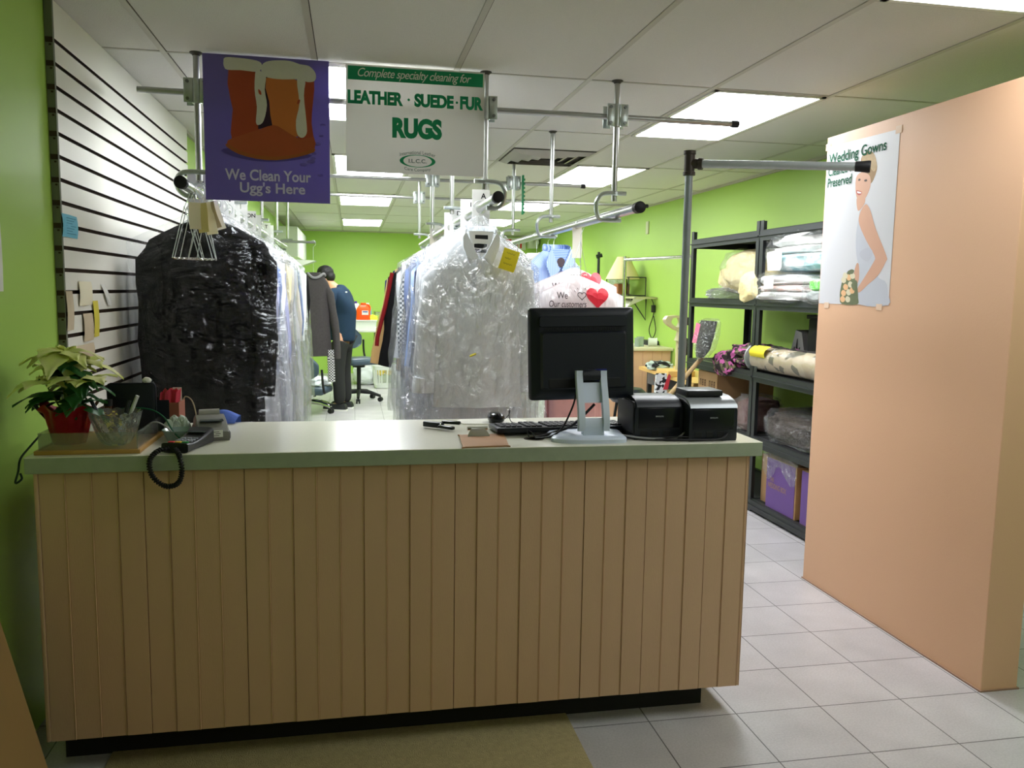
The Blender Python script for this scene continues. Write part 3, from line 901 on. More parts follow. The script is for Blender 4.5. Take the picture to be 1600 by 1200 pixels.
obj('body', m, mat('brown_leatherette', (150, 88, 66), .6, var=.1), t, 0)
m = MB(); m.b2(x0 - .002, x0 + .035, y0 - .002, y0 - .0005, CZ, CZ + .115); m.b2(x0 - .003, x0 - .001, y0, y1, CZ, CZ + .105); obj('dark_face', m, BLACKPL, t, 0)
for i in range(6):
    m = MB()
    c = (-.616 + i * .006, 2.875 + .008 * (i % 2), CZ + .115 + .006 * (i % 3))
    m.grid(lambda u, v: (c[0] + (u - .5) * .034 + .006 * v, c[1] + .004 * math.sin(u * 9 + i), c[2] - .03 + .05 * v + .004 * math.sin(u * 14)), 10, 6)
    m.grid(lambda u, v: (c[0] + (u - .5) * .034 + .006 * v, c[1] + .0015 + .004 * math.sin(u * 9 + i), c[2] - .03 + .05 * v + .004 * math.sin(u * 14)), 10, 6)
    single('sweetener_packet', m, mat('packet_pink', (226, 70, 96), .5), 'pink crumpled packet in the brown box', 'packet', 'pink packets in the brown box')
m = MB(); m.b2(-.594, -.566, 2.905, 2.907, CZ + .02, CZ + .15); single('paper_card', m, WHITEP, 'white card standing behind the pink packets', 'card')
m = MB(); m.tube(curve_pts([(-.572, 2.93, CZ + .08), (-.56, 2.93, CZ + .115), (-.535, 2.92, CZ + .10), (-.52, 2.9, CZ + .05), (-.515, 2.88, CZ + .006)], 6), .002, 8)
single('cable', m, mat('beige_cable', (160, 145, 110), .5), 'thin beige cable rising from the brown box to the rear terminal', 'cable')
m = MB()
for i in range(5): m.blob((-.585 + .012 * i, 2.80 + .01 * (i % 2), CZ + .028 + .012 * (i % 2)), (.018, .016, .028), .3, 2.5, i, 3, 1)
single('crumpled_tissue', m, mat('tissue', (196, 206, 196), .9), 'crumpled pale tissue beside the black display panel', 'tissue')
m = MB(); m.tube(curve_pts([(-.80, 2.79, CZ + .075), (-.72, 2.775, CZ + .098), (-.64, 2.76, CZ + .098), (-.59, 2.74, CZ + .075), (-.555, 2.70, CZ + .035), (-.53, 2.665, CZ + .02)], 6), .0026, 8)
single('cable', m, mat('green_cable', (20, 92, 62), .45), 'dark green cable arching over the bowl to the card terminal', 'cable')
m = MB(); m.tube(curve_pts([(-.66, 2.70, CZ + .022), (-.615, 2.70, CZ + .064), (-.575, 2.70, CZ + .05), (-.535, 2.68, CZ + .012)], 6), .0026, 8)
single('cable', m, mat('grey_cable', (150, 150, 152), .45), 'grey cable running from the tray to the card terminal', 'cable')
m = MB(); m.tube(curve_pts([(-.90, 2.60, CZ + .05), (-.918, 2.56, CZ + .02), (-.926, 2.51, CZ - .005), (-.93, 2.50, CZ - .04), (-.935, 2.49, CZ - .07), (-.92, 2.495, CZ - .06), (-.925, 2.50, CZ - .045)], 6), .003, 8)
single('cable', m, mat('dark_green_cable', (22, 46, 30), .5), 'dark cable hanging down at the left end of the counter', 'cable')

# card terminals
def pinpad(c, a):
    M = rot_at(c, a)
    t = thing('card_terminal', 'black card terminal with coloured keys and coiled cord', 'card terminal', c, a)
    L = MB()
    def body(u, v):
        y = -.085 + .17 * v
        wv = .041 - .006 * math.sin(PI * v)
        top = .030 + .020 * v ** 2 - .010 * math.sin(PI * v)
        ang = 2 * PI * u
        s, c_ = math.sin(ang), math.cos(ang)
        xx = math.copysign(abs(c_) ** .35, c_) * wv
        zz = math.copysign(abs(s) ** .35, s)
        return (xx, y, top * (zz * .5 + .5))
    L.grid(body, 40, 24)
    for v in (0, 1): L.add([body(i / 40, v) for i in range(40)], [list(range(40))])
    obj('body', L, mat('terminal_black', (38, 38, 42), .42), t, 50, True)
    def topz(y):
        v = (y + .085) / .17
        return .030 + .020 * v * v - .010 * math.sin(PI * v)
    L = MB()
    for r in range(3):
        for q in range(3):
            y = -.012 - r * .017 + .018
            L.box(((q - 1) * .019, y, topz(y) + .002), (.015, .011, .004), None, .0015)
    obj('keys', L, mat('key_grey', (150, 152, 165), .5), t, 30, True)
    for q, cm in enumerate((mat('key_red', (210, 40, 48), .4), mat('key_yellow', (226, 180, 40), .4), mat('key_green', (30, 140, 66), .4))):
        L = MB(); L.box(((q - 1) * .021, -.062, topz(-.062) + .002), (.018, .013, .004), None, .0015); obj('key', L, cm, t, 30, True, label=('red key', 'yellow key', 'green key')[q])
    L = MB(); L.box((0, .058, topz(.058) + .0008), (.056, .03, .002), Matrix.Identity(4)); obj('screen', L, mat('lcd_grey', (70, 78, 82), .15), t, 0, True)
    return t
tp = pinpad((-.492, 2.605, CZ), -.28)
m = MB()
core = curve_pts([(-.515, 2.555, CZ + .012), (-.555, 2.505, CZ + .012), (-.575, 2.478, CZ - .012), (-.568, 2.47, CZ - .055), (-.535, 2.468, CZ - .085), (-.50, 2.468, CZ - .08), (-.487, 2.47, CZ - .045), (-.495, 2.482, CZ + .0), (-.512, 2.515, CZ + .012)], 40)
hel = []
for i, p in enumerate(core):
    d = (core[min(i + 1, len(core) - 1)] - core[max(0, i - 1)]).normalized()
    a = d.cross(Vector((0, 1, .3))).normalized(); b = d.cross(a)
    ph = i * .95
    hel.append(p + (a * math.cos(ph) + b * math.sin(ph)) * .0062)
m.tube(hel, .0024, 6)
m.tube(core[::4], .0045, 8)
obj('coiled_cord', m, RUBBER, tp)
def terminal2(c, a):
    t = thing('card_terminal', 'larger grey card terminal with white sticker and paper roll', 'card terminal', c, a)
    L = MB()
    prof = [(-.095, .0), (-.1, .012), (-.098, .03), (-.06, .046), (-.01, .062), (.03, .07), (.06, .064), (.085, .04), (.09, .01), (.088, 0)]
    L.loft([[Vector((x * s, p[0], p[1] * zc)) for p in prof] for x, s, zc in ((-.048, 1, .82), (-.044, 1, .97), (-.02, 1, 1), (.02, 1, 1), (.044, 1, .97), (.048, 1, .82))])
    obj('body', L, mat('terminal_grey', (120, 118, 112), .42), t, 40, True)
    L = MB(); L.box((0, 0, .016), (.104, .19, .032), None, .008); obj('base', L, mat('terminal_dark', (52, 50, 48), .45), t, 40, True)
    L = MB(); L.box((.0, -.035, .058), (.07, .034, .003), Matrix.Translation((0, 0, .0)) @ Matrix.Rotation(.0, 4, 'X')); obj('screen', L, mat('lcd_grey', (70, 78, 82), .15), t, 0, True)
    L = MB(); L.tube([(-.032, .045, .068), (.032, .045, .068)], .016, 16); obj('paper_roll', L, mat('paper_cover', (160, 158, 152), .35), t, 40, True)
    L = MB(); L.box((.0, -.0, 0), (.03, .0008, .022), Matrix.Translation((.012, -.1015, .024)))
    obj('sticker', L, WHITEP, t, 0, True)
    L = MB()
    for i in range(3): L.box((.008 + .004 * (i % 2), -.1022, .030 - i * .006), (.016, .0004, .0018))
    obj('sticker_print', L, INK, t, 0, True)
    return t
terminal2((-.458, 2.80, CZ), .25)
m = MB()
def dish(u, v):
    a = 2 * PI * u
    r = .034 + .016 * v
    return (-.545 + r * math.cos(a), 2.735 + r * math.sin(a), CZ + .001 + .034 * v)
m.grid(dish, 40, 6); m.lathe([(.001, .0015), (.034, .0015)], 40, Matrix.Translation((-.545, 2.735, CZ)))
m.grid(lambda u, v: tuple(Vector(dish(u, v)) * 1 + Vector((-.0015 * math.cos(2 * PI * u), -.0015 * math.sin(2 * PI * u), .001))), 40, 6)
single('small_dish', m, mat('dish_glass_green', (170, 190, 184), .15, trans=.3), 'small pale glass dish between tray and terminals', 'dish')
m = MB()
def drape(u, v):
    x = -.50 + .085 * u + .012 * math.sin(v * 3)
    if v < .5: return (x, 3.03 + .075 * (v / .5), CZ + .004 + .040 * math.sin(v / .5 * PI * .75) * (.65 + .35 * math.sin(u * 3.2 + .5)) )
    return (x, 3.105 + .004 * math.sin(u * 9), CZ + .02 - .16 * (v - .5) / .5)
m.grid(drape, 24, 24); m.grid(lambda u, v: tuple(Vector(drape(u, v)) + Vector((0, .003, .003))), 24, 24)
single('blue_cloth', m, mat('cobalt_cloth', (76, 104, 190), .85, bump=.2, bscale=60), 'blue cloth draped over the back edge of the counter behind the grey terminal', 'cloth')
# stapler-like tool lying on the counter
t = thing('staple_remover', 'black staple remover lying open on the bare counter middle', 'staple remover', (.305, 2.86, CZ))
M = rot_at((.305, 2.86, CZ), -.65)
m = MB(); m.add(*(lambda b: (b.v, b.f))(MB().box((-.03, .0, .014), (.08, .018, .02), None, .004)), M); obj('handle', m, BLACKPL, t)
m = MB()
for s in (-1, 1):
    m.add(*(lambda b: (b.v, b.f))(MB().box((.035, s * .012, .012 + .006 * s + .006), (.07, .016, .012), None, .004)), M @ Matrix.Rotation(s * .16, 4, 'Z'))
obj('jaw', m, BLACKGL, t)
m = MB(); m.add(*(lambda b: (b.v, b.f))(MB().box((.006, -.011, .014), (.006, .004, .016), None, .001)), M); obj('rivet_plate', m, CHROME, t)
# clipboard
t = thing('clipboard', 'brown hardboard clipboard with metal clip near the counter edge', 'clipboard', (.42, 2.61, CZ))
m = MB(); m.prism(smooth_poly([(.337, 2.505), (.345, 2.5), (.476, 2.507), (.484, 2.513), (.505, 2.715), (.498, 2.722), (.36, 2.712), (.352, 2.704)], 2), (0, 0, CZ + .001), (1, 0, 0), (0, 1, 0), .004)
obj('board', m, mat('hardboard', (168, 124, 84), .6, var=.1, scale=20), t, 30)
m = MB()
m.grid(lambda u, v: (.375 + .075 * u + .022 * v * (.5 - u) * 2, 2.672 + .03 * v, CZ + .006 + .022 * math.sin(v * PI * .6)), 8, 10)
m.grid(lambda u, v: (.375 + .075 * u + .022 * v * (.5 - u) * 2, 2.672 + .03 * v, CZ + .0075 + .022 * math.sin(v * PI * .6)), 8, 10)
m.tube([(.378, 2.705, CZ + .027), (.447, 2.708, CZ + .027)], .006, 10)
obj('clip', m, CHROME, t)
# keyboard
kc = Vector((.72, 2.78, CZ)); ka = .02
t = thing('keyboard', 'black computer keyboard lying behind the monitor stand', 'keyboard', kc, ka)
L = MB(); L.box((0, -.01, .012), (.49, .165, .018), Matrix.Rotation(-.06, 4, 'X') @ Matrix.Translation((0, 0, .004)), .005); obj('case', L, BLACKPL, t, 35, True)
L = MB()
Mk = Matrix.Rotation(-.06, 4, 'X') @ Matrix.Translation((0, 0, .004))
for blk, (x0, ncol) in enumerate(((-.232, 4), (-.142, 3), (-.068, 15))):
    for r in range(6):
        if blk == 0 and r == 0: continue
        for q in range(ncol):
            if r == 5 and blk == 2 and 4 <= q <= 9: continue
            L.box((x0 + q * .0195 + .009, .06 - r * .023 - (.004 if r else 0) - .012, .0225), (.0165, .0185, .008), Mk, .0025)
L.box((-.068 + 6.5 * .0195 + .009, .06 - 5 * .023 - .004 - .012, .0225), (.115, .0185, .008), Mk, .0025)
obj('keys', L, mat('keycap_black', (30, 31, 34), .45), t, 35, True)
# mouse on a white pad
m = MB(); m.prism(smooth_poly([(.40, 2.955), (.62, 2.955), (.625, 3.06), (.40, 3.06)], 2), (0, 0, CZ + .0005), (1, 0, 0), (0, 1, 0), .002); single('mouse_pad', m, mat('pad_white', (226, 224, 212), .5), 'white pad under the black mouse at the counter back', 'mouse pad')
t = thing('computer_mouse', 'glossy black mouse standing beside the keyboard', 'mouse', (.525, 2.985, CZ + .003))
m = MB(); m.blob((.525, 2.985, CZ + .019), (.031, .05, .022), .0, 1, 0, 4, .85, flatb=-.72); obj('body', m, BLACKGL, t)
m = MB(); m.tube([(.523, 2.947, CZ + .036), (.523, 2.953, CZ + .036)], .004, 10); obj('scroll_wheel', m, RUBBER, t)
m = MB(); m.tube(curve_pts([(.553, 2.975, CZ + .012), (.57, 2.97, CZ + .03), (.575, 2.968, CZ + .048), (.57, 2.966, CZ + .045), (.575, 2.95, CZ + .01), (.60, 2.92, CZ + .004)], 5), .0016, 6); obj('mouse_cord', m, RUBBER, t)

# monitor from behind
t = thing('computer_monitor', 'black flat monitor seen from behind on a silver stand', 'monitor', (.755, 2.60, CZ))
MX, MY, MZ = .764, 2.672, 1.243
Mt = Matrix.Translation((MX, MY, MZ)) @ Matrix.Rotation(.06, 4, 'Y') @ Matrix.Rotation(-.08, 4, 'X')
Mt = Matrix.Translation((MX, MY, MZ)) @ Matrix.Rotation(-.02, 4, 'Y') @ Matrix.Rotation(-.05, 4, 'X')
W2, H2 = .183, .155
m = MB()
def rr(x, z, y, c=.012):
    return [Vector((sx * x - (c if i in (1, 2, 5, 6) else 0) * 0, y, sz * z)) for i, (sx, sz) in enumerate(())]
def rect(hx, hz, y, c=.01, n=4, ox=0, oz=0):
    pts = []
    for qx, qz, a0 in ((1, 1, 0), (-1, 1, PI / 2), (-1, -1, PI), (1, -1, 1.5 * PI)):
        for i in range(n + 1):
            a = a0 + PI / 2 * i / n
            pts.append(Vector((ox + qx * (hx - c) + c * math.cos(a), y, oz + qz * (hz - c) + c * math.sin(a))))
    return pts
m.loft([rect(W2, H2, .028), rect(W2, H2, .006), rect(W2 - .004, H2 - .004, -.002), rect(W2 - .03, H2 - .022, -.014), rect(W2 - .035, H2 - .028, -.014)], M=Mt)
m.loft([rect(W2 - .03, .018, -.012, .006, oz=.108), rect(W2 - .032, .016, -.020, .006, oz=.108)], M=Mt)
m.loft([rect(W2 - .032, .098, -.012, .008, oz=-.022), rect(W2 - .04, .09, -.026, .008, oz=-.022)], M=Mt)
obj('back_shell', m, BLACKPL, t, 30)
m = MB(); m.loft([rect(W2 - .018, H2 - .02, .0282, .002), rect(W2 - .018, H2 - .02, .0288, .002)], M=Mt); obj('screen', m, BLACKGL, t, 0)
m = MB()
for i in range(34): m.box((-.13 + i * .0079, -.0215, .083), (.0045, .004, .006), Mt)
obj('vent_slot', m, RUBBER, t, 0)
m = MB(); m.loft([rect(.125, .016, -.0265, .004, oz=-.098), rect(.122, .014, -.0272, .004, oz=-.098)], M=Mt); obj('port_recess', m, INK, t, 0)
m = MB(); m.loft([rect(.022, .02, -.0272, .003, ox=.055, oz=-.072), rect(.022, .02, -.0278, .003, ox=.055, oz=-.072)], M=Mt); obj('port_label', m, mat('port_blue', (34, 40, 120), .5), t, 0)
sx = .777
m = MB()
def strip(x0, x1, pts, th=.012):
    n = len(pts)
    rings = []
    for y, z in pts: rings.append([Vector((x0, y, z)), Vector((x1, y, z)), Vector((x1, y - th, z + .002)), Vector((x0, y - th, z + .002))])
    m.loft(rings)
arm = [(2.575, .995), (2.572, 1.02), (2.580, 1.06), (2.594, 1.10), (2.612, 1.145), (2.622, 1.18), (2.622, 1.19)]
strip(sx - .052, sx - .031, arm, .022); strip(sx + .031, sx + .052, arm, .022)
strip(sx - .033, sx + .033, [(2.598, 1.085), (2.611, 1.12), (2.62, 1.150)], .016)
strip(sx - .033, sx + .033, [(2.575, .99), (2.574, 1.02), (2.58, 1.037)], .016)
strip(sx - .035, sx + .035, [(2.588, .968), (2.588, 1.01)], .03)
obj('stand_arm', m, SILVERPL, t, 30)
m = MB(); m.tube([(sx - .03, 2.612, 1.175), (sx + .03, 2.612, 1.175)], .017, 16); m.b2(sx - .03, sx + .03, 2.60, 2.645, 1.158, 1.192, .006); obj('hinge', m, BLACKPL, t)
m = MB()
m.loft([smooth_poly([(sx - .125, 2.565), (sx - .06, 2.535), (sx + .06, 2.532), (sx + .1, 2.545), (sx + .125, 2.60), (sx + .115, 2.72), (sx - .105, 2.72), (sx - .13, 2.62)], 4) and
        [Vector((sx + (p[0] - sx) * s, 2.62 + (p[1] - 2.62) * s, z)) for p in smooth_poly([(sx - .13, 2.565), (sx - .06, 2.53), (sx + .06, 2.527), (sx + .105, 2.54), (sx + .118, 2.60), (sx + .112, 2.72), (sx - .105, 2.72), (sx - .13, 2.62)], 4)]
        for s, z in ((1, CZ), (1, CZ + .012), (.93, CZ + .019), (.5, CZ + .024))])
obj('stand_base', m, SILVERPL, t, 40)
# monitor cables
for pts, r, lb in (([(.735, 2.63, 1.12), (.72, 2.62, 1.07), (.685, 2.615, 1.0), (.645, 2.60, .975), (.62, 2.61, .968), (.60, 2.635, .962)], .0032, 'thin black cable running from monitor down to the counter hole'),
                  ([(.80, 2.635, 1.075), (.76, 2.635, 1.035), (.72, 2.64, 1.0), (.66, 2.645, .978), (.62, 2.64, .968), (.60, 2.645, .963)], .0048, 'thick black cable running behind the silver stand to the counter hole'),
                  ([(.58, 2.655, .963), (.575, 2.66, .985), (.59, 2.66, .978), (.60, 2.65, .963)], .002, 'short cable loop sticking up from the counter hole')):
    m = MB(); m.tube(curve_pts(pts, 6), r, 8); single('cable', m, RUBBER, lb, 'cable')
for k, pts in enumerate(([(.86, 2.63, .968), (.93, 2.575, .966), (1.02, 2.545, .966), (1.1, 2.53, .966), (1.2, 2.52, .968), (1.235, 2.53, .985)], [(.85, 2.66, .975), (.91, 2.585, .972), (.98, 2.555, .968), (1.06, 2.552, .970), (1.1, 2.57, .985)], [(.83, 2.72, .966), (.9, 2.60, .966), (.97, 2.565, .966), (1.08, 2.538, .975), (1.15, 2.535, .966)])):
    m = MB(); m.tube(curve_pts(pts, 8), (.004, .0032, .0028)[k], 8)
    single('cable', m, (RUBBER, mat('grey_cable', (150, 150, 152), .45), RUBBER)[k], ('black power cable running along the front of both printers', 'grey cable looping up into the left printer', 'thin black cable tangled between the stand and the printers')[k], 'cable')
m = MB(); m.b2(.87, .955, 2.70, 2.76, CZ, CZ + .014, .003); single('power_adapter', m, BLACKPL, 'flat black adapter between the monitor stand and left printer', 'adapter')
m = MB(); m.prism([(.93, 2.80), (1.02, 2.80), (1.02, 2.97), (.93, 2.97)], (0, 0, CZ + .0008), (1, 0, 0), (0, 1, 0), .003); single('paper_stack', m, WHITEP, 'white papers lying behind the left printer', 'papers')
m = MB(); m.prism([(.945, 2.70), (1.0, 2.70), (.995, 2.755), (.945, 2.75)], (0, 0, CZ + .0008), (1, 0, 0), (0, 1, 0), .002); single('sticky_note', m, mat('pale_yellow_paper', (232, 226, 150), .7), 'pale yellow sticky note beside the left printer', 'note')

# receipt printers
def printer(x0, x1, y0, y1, h, label, left):
    t = thing('receipt_printer', label, 'printer', ((x0 + x1) / 2, (y0 + y1) / 2, CZ), 0, 'receipt printers on the counter')
    m = MB()
    prof = [(y0 + .004, CZ), (y0, CZ + .01), (y0, CZ + h * .78), (y0 + .008, CZ + h * .86), (y0 + .03, CZ + h * .95), (y0 + .07, CZ + h), (y1 - .05, CZ + h), (y1, CZ + h * .6), (y1, CZ)]
    m.loft([[Vector((x, p[0], CZ + (p[1] - CZ) * s)) for p in prof] for x, s in ((x0, .93), (x0 + .006, 1), (x1 - .006, 1), (x1, .93))])
    obj('body', m, BLACKPL, t, 25)
    m = MB(); m.b2(x0 + .012, x1 - .012, y0 - .002, y0 + .002, CZ + h * .28, CZ + h * .76, .002); obj('front_cover', m, BLACKGL, t)
    m = MB()
    text(m, 'BIXOLON', ((x0 + x1) / 2 + .0, y0 - .0024, CZ + h * .56), *FX, width=.027, height=.0045, bold=.02)
    obj('lettering', m, mat('logo_light_grey', (170, 172, 176), .5), t, 0)
    m = MB()
    for i in range(3): m.b2(x0 + .02 + i * .04, x0 + .045 + i * .04, y0 - .001, y0 + .003, CZ + .012, CZ + .032, .001)
    obj('port', m, INK, t, 0)
    return t
a = printer(.925, 1.095, 2.578, 2.76, .142, 'left black receipt printer beside the monitor stand', True)
m = MB(); m.b2(.92, .926, 2.585, 2.75, CZ + .02, CZ + .128, .002); obj('side_grip', m, mat('terminal_black', (38, 38, 42), .42), a)
b = printer(1.098, 1.268, 2.53, 2.72, .142, 'right black receipt printer with silver-grey top at the counter end', False)
m = MB()
prof = [(2.528, CZ + .112), (2.534, CZ + .122), (2.556, CZ + .136), (2.60, CZ + .146), (2.66, CZ + .148), (2.66, CZ + .142), (2.60, CZ + .14), (2.558, CZ + .13), (2.538, CZ + .116)]
m.loft([[Vector((x, p[0], p[1])) for p in prof] for x in (1.099, 1.267)]); obj('top_cover', m, mat('printer_top_grey', (134, 138, 140), .3, .3), b, 30, label='silver-grey curved top cover')
m = MB(); m.b2(1.105, 1.235, 2.575, 2.68, CZ + .145, CZ + .166, .006); obj('lid', m, mat('terminal_black', (38, 38, 42), .42), b)

# ------------------------------------------------------------------ pipe stand with arm behind the counter
t = thing('pipe_stand', 'tall galvanised pipe stand with a capped arm behind the printers', 'pipe stand', (1.385, 3.3, 0))
m = MB(); m.tube([(1.385, 3.3, 0.004), (1.385, 3.3, 2.0)], .0165, 16); obj('upright', m, mat('grey_pipe', (136, 144, 146), .4, .3, var=.1, scale=30), t)
IRON = mat('cast_iron', (66, 60, 54), .5, .5, var=.1, scale=40)
m = MB(); m.lathe([(.02, -.05), (.0255, -.05), (.0255, -.036), (.022, -.034), (.022, .034), (.0255, .036), (.0255, .05), (.001, .05)], 20, Matrix.Translation((1.385, 3.3, 1.99)))
ad = Vector((1.945, 2.91, 1.942)) - Vector((1.385, 3.3, 1.985)); adn = ad.normalized()
p0 = Vector((1.385, 3.3, 1.988))
m.tube([p0, p0 + adn * .036, p0 + adn * .038, p0 + adn * .055], [.02, .02, .024, .024], 18); obj('tee_fitting', m, IRON, t)
m = MB(); m.tube([p0 + adn * .04, p0 + ad], .0165, 16); obj('arm', m, mat('bright_pipe', (176, 182, 184), .35, .4, var=.1, scale=30), t)
m = MB(); m.tube([p0 + ad * .94, p0 + ad * .97, p0 + ad * 1.01, p0 + ad * 1.02], [.0195, .0205, .024, .022], 20); obj('end_cap', m, RUBBER, t)
m = MB(); m.lathe([(.06, 0), (.06, .008), (.025, .014), (.022, .04), (.017, .04)], 24, Matrix.Translation((1.385, 3.3, 0))); obj('floor_flange', m, IRON, t)

# ------------------------------------------------------------------ wedding poster on the partition
PXX = 2.277
t = thing('wedding_poster', 'white poster of a bride with bouquet taped to the peach partition', 'poster', (PXX, 3.45, 1.41))
m = MB(); m.prism([(-3.728, 1.412), (-3.187, 1.412), (-3.187, 2.155), (-3.728, 2.167)], (PXX - .0008, 0, 0), (0, -1, 0), (0, 0, 1), .0007)
obj('sheet', m, mat('poster_white', (206, 206, 210), .45, var=.03, scale=2), t, 0)
# crop pixels (750x1200 crop of the photo) -> y, z on the partition: rectified corners
import numpy as _np
def homog(src, dst):
    A = []
    for (x, y), (u, v) in zip(src, dst):
        A.append([x, y, 1, 0, 0, 0, -u * x, -u * y, -u]); A.append([0, 0, 0, x, y, 1, -v * x, -v * y, -v])
    return _np.linalg.svd(_np.array(A, float))[2][-1].reshape(3, 3)
HM = homog([(200, 190), (625, 80), (560, 1100), (155, 1098)], [(3.728, 2.167), (3.187, 2.155), (3.187, 1.412), (3.728, 1.412)])
def PT(p):
    q = HM @ _np.array([p[0], p[1], 1.0]); return (-q[0] / q[2], q[1] / q[2])
m = MB(); lay = [0]
def piece2(pts, mi, sm=3):
    lay[0] += 1; m.cur = mi
    q = [PT(p) for p in pts]
    if sm: q = smooth_poly(q, sm)
    m.prism(q, (PXX - .0016 - .00005 * lay[0], 0, 0), (0, -1, 0), (0, 0, 1), .00005)
piece2([(395, 530), (420, 512), (450, 540), (480, 640), (520, 790), (480, 900), (520, 960), (555, 1030), (558, 1098), (390, 1098), (378, 1000), (390, 900), (372, 810), (370, 700), (385, 600)], 0)   # dress
piece2([(450, 960), (540, 960), (558, 1040), (556, 1097), (430, 1097)], 0)
piece2([(398, 255), (420, 222), (450, 212), (475, 230), (492, 300), (478, 360), (455, 400), (430, 380), (400, 320)], 1)     # hair
piece2([(405, 240), (445, 215), (478, 235), (490, 300), (470, 330), (440, 290), (412, 300)], 5)
piece2([(368, 370), (400, 335), (445, 350), (455, 400), (440, 455), (412, 500), (385, 500), (368, 460)], 2)     # face
piece2([(376, 480), (420, 480), (418, 520), (385, 560), (374, 530)], 2)   # neck
piece2([(405, 545), (430, 520), (455, 560), (485, 660), (548, 815), (545, 850), (500, 930), (440, 985), (392, 1030), (380, 1010), (410, 960), (470, 860), (480, 820), (430, 730), (390, 640), (388, 590)], 2)   # arm
piece2([(372, 870), (388, 870), (388, 960), (360, 1000), (355, 950)], 2)
piece2([(392, 800), (440, 770), (470, 800), (440, 850), (400, 830)], 4)
piece2([(282, 1010), (300, 940), (330, 915), (360, 940), (380, 1000), (385, 1060), (380, 1098), (290, 1098), (278, 1060)], 6)
for i, (fx, fy) in enumerate(((300, 960), (330, 945), (352, 935), (312, 1000), (340, 985), (300, 1035), (330, 1030), (295, 1070), (325, 1070), (350, 1020), (310, 935))):
    piece2([(fx - 15, fy), (fx - 4, fy - 18), (fx + 13, fy - 8), (fx + 12, fy + 12), (fx - 4, fy + 18)], 7 if i % 2 else 8)
piece2([(320, 915), (345, 898), (362, 905), (350, 925)], 6); piece2([(345, 985), (375, 960), (380, 1000), (360, 1020)], 6)
piece2([(382, 378), (392, 372), (396, 380), (386, 386)], 9); piece2([(418, 380), (432, 376), (434, 386), (421, 389)], 9)     # eyes
piece2([(374, 440), (402, 448), (400, 462), (385, 468), (372, 455)], 3); piece2([(377, 446), (400, 452), (398, 458), (380, 457)], 10)     # smile
obj('bride_print', m, [mat('print_dress', (188, 191, 200), .5, var=.05, scale=9), mat('print_hair', (150, 118, 74), .6, var=.25, scale=30), mat('print_skin', (204, 158, 132), .5, var=.05, scale=8), mat('print_lips', (176, 84, 80), .5),
                      mat('print_fold', (184, 186, 196), .5), mat('print_headpiece', (176, 150, 106), .6, var=.25, scale=40), mat('print_leaf', (104, 112, 80), .6, var=.3, scale=30), mat('print_rose', (226, 180, 132), .6, var=.1),
                      mat('print_cream_rose', (214, 206, 176), .6, var=.1), mat('print_eye', (74, 56, 46), .5), mat('print_teeth', (232, 228, 222), .5)], t, 0)
m = MB()
GT = mat('poster_letter_green', (44, 96, 72), .9, spec=.1)
R_, U_ = (0, -1, 0), (0, 0, 1)
text(m, 'Wedding Gowns', (PXX - .0034, 3.488, 2.098), R_, U_, width=.44, height=.064, bold=.012, lift=.0002)
obj('lettering', m, GT, t, 0); m = MB()
text(m, 'Cleaned &', (PXX - .0034, 3.605, 2.046), R_, U_, width=.205, height=.044, bold=.012, lift=.0002)
obj('lettering', m, GT, t, 0); m = MB()
text(m, 'Preserved', (PXX - .0034, 3.61, 1.992), R_, U_, width=.195, height=.044, bold=.012, lift=.0002)
obj('lettering', m, GT, t, 0)
m = MB()
for y, z in ((3.722, 2.162), (3.195, 2.15)): m.b2(PXX - .0024, PXX - .0003, y - .02, y + .02, z - .012, z + .02)
for y, z in ((3.66, 1.405), (3.25, 1.405)): m.b2(PXX - .0024, PXX - .0003, y - .02, y + .02, z - .015, z + .012)
obj('tape', m, mat('clear_tape', (226, 196, 168), .2), t, 0)

# ------------------------------------------------------------------ garments on the rails
def fabric(name, rgb, rough=.85, var=.08, scale=30, **k): return mat(name, rgb, rough, var=var, scale=scale, bump=.15, bscale=220, spec=.2, **k)
F_BLACK = fabric('black_wool', (14, 14, 15)); F_WHITE = fabric('white_cotton', (232, 236, 240), var=.03)
F_GREYW = fabric('pale_grey_cotton', (190, 194, 200)); F_LAV = fabric('lavender_cotton', (172, 174, 206)); F_BLUE = fabric('light_blue_cotton', (168, 192, 236))
F_NAVY = fabric('navy_cloth', (46, 54, 84)); F_SLATE = fabric('slate_blue_cotton', (112, 126, 160)); F_CREAM = fabric('cream_cotton', (222, 212, 168))
F_CHECK = pattern('grey_check', (196, 200, 202), (84, 92, 96), 'check', 70); F_DCHECK = pattern('dark_check', (30, 30, 32), (206, 206, 206), 'check', 75)
F_STRIPE = pattern('blue_pinstripe', (104, 142, 208), (196, 212, 244), 'stripe', 42)
F_MAROON = fabric('maroon_edge', (120, 24, 26)); F_TAN = fabric('tan_cloth', (206, 168, 112)); F_GREY = fabric('charcoal_wool', (74, 70, 70), scale=60, var=.18)
F_PINK = fabric('pink_cloth', (232, 178, 174)); F_BEIGE = fabric('beige_cotton', (206, 202, 190))

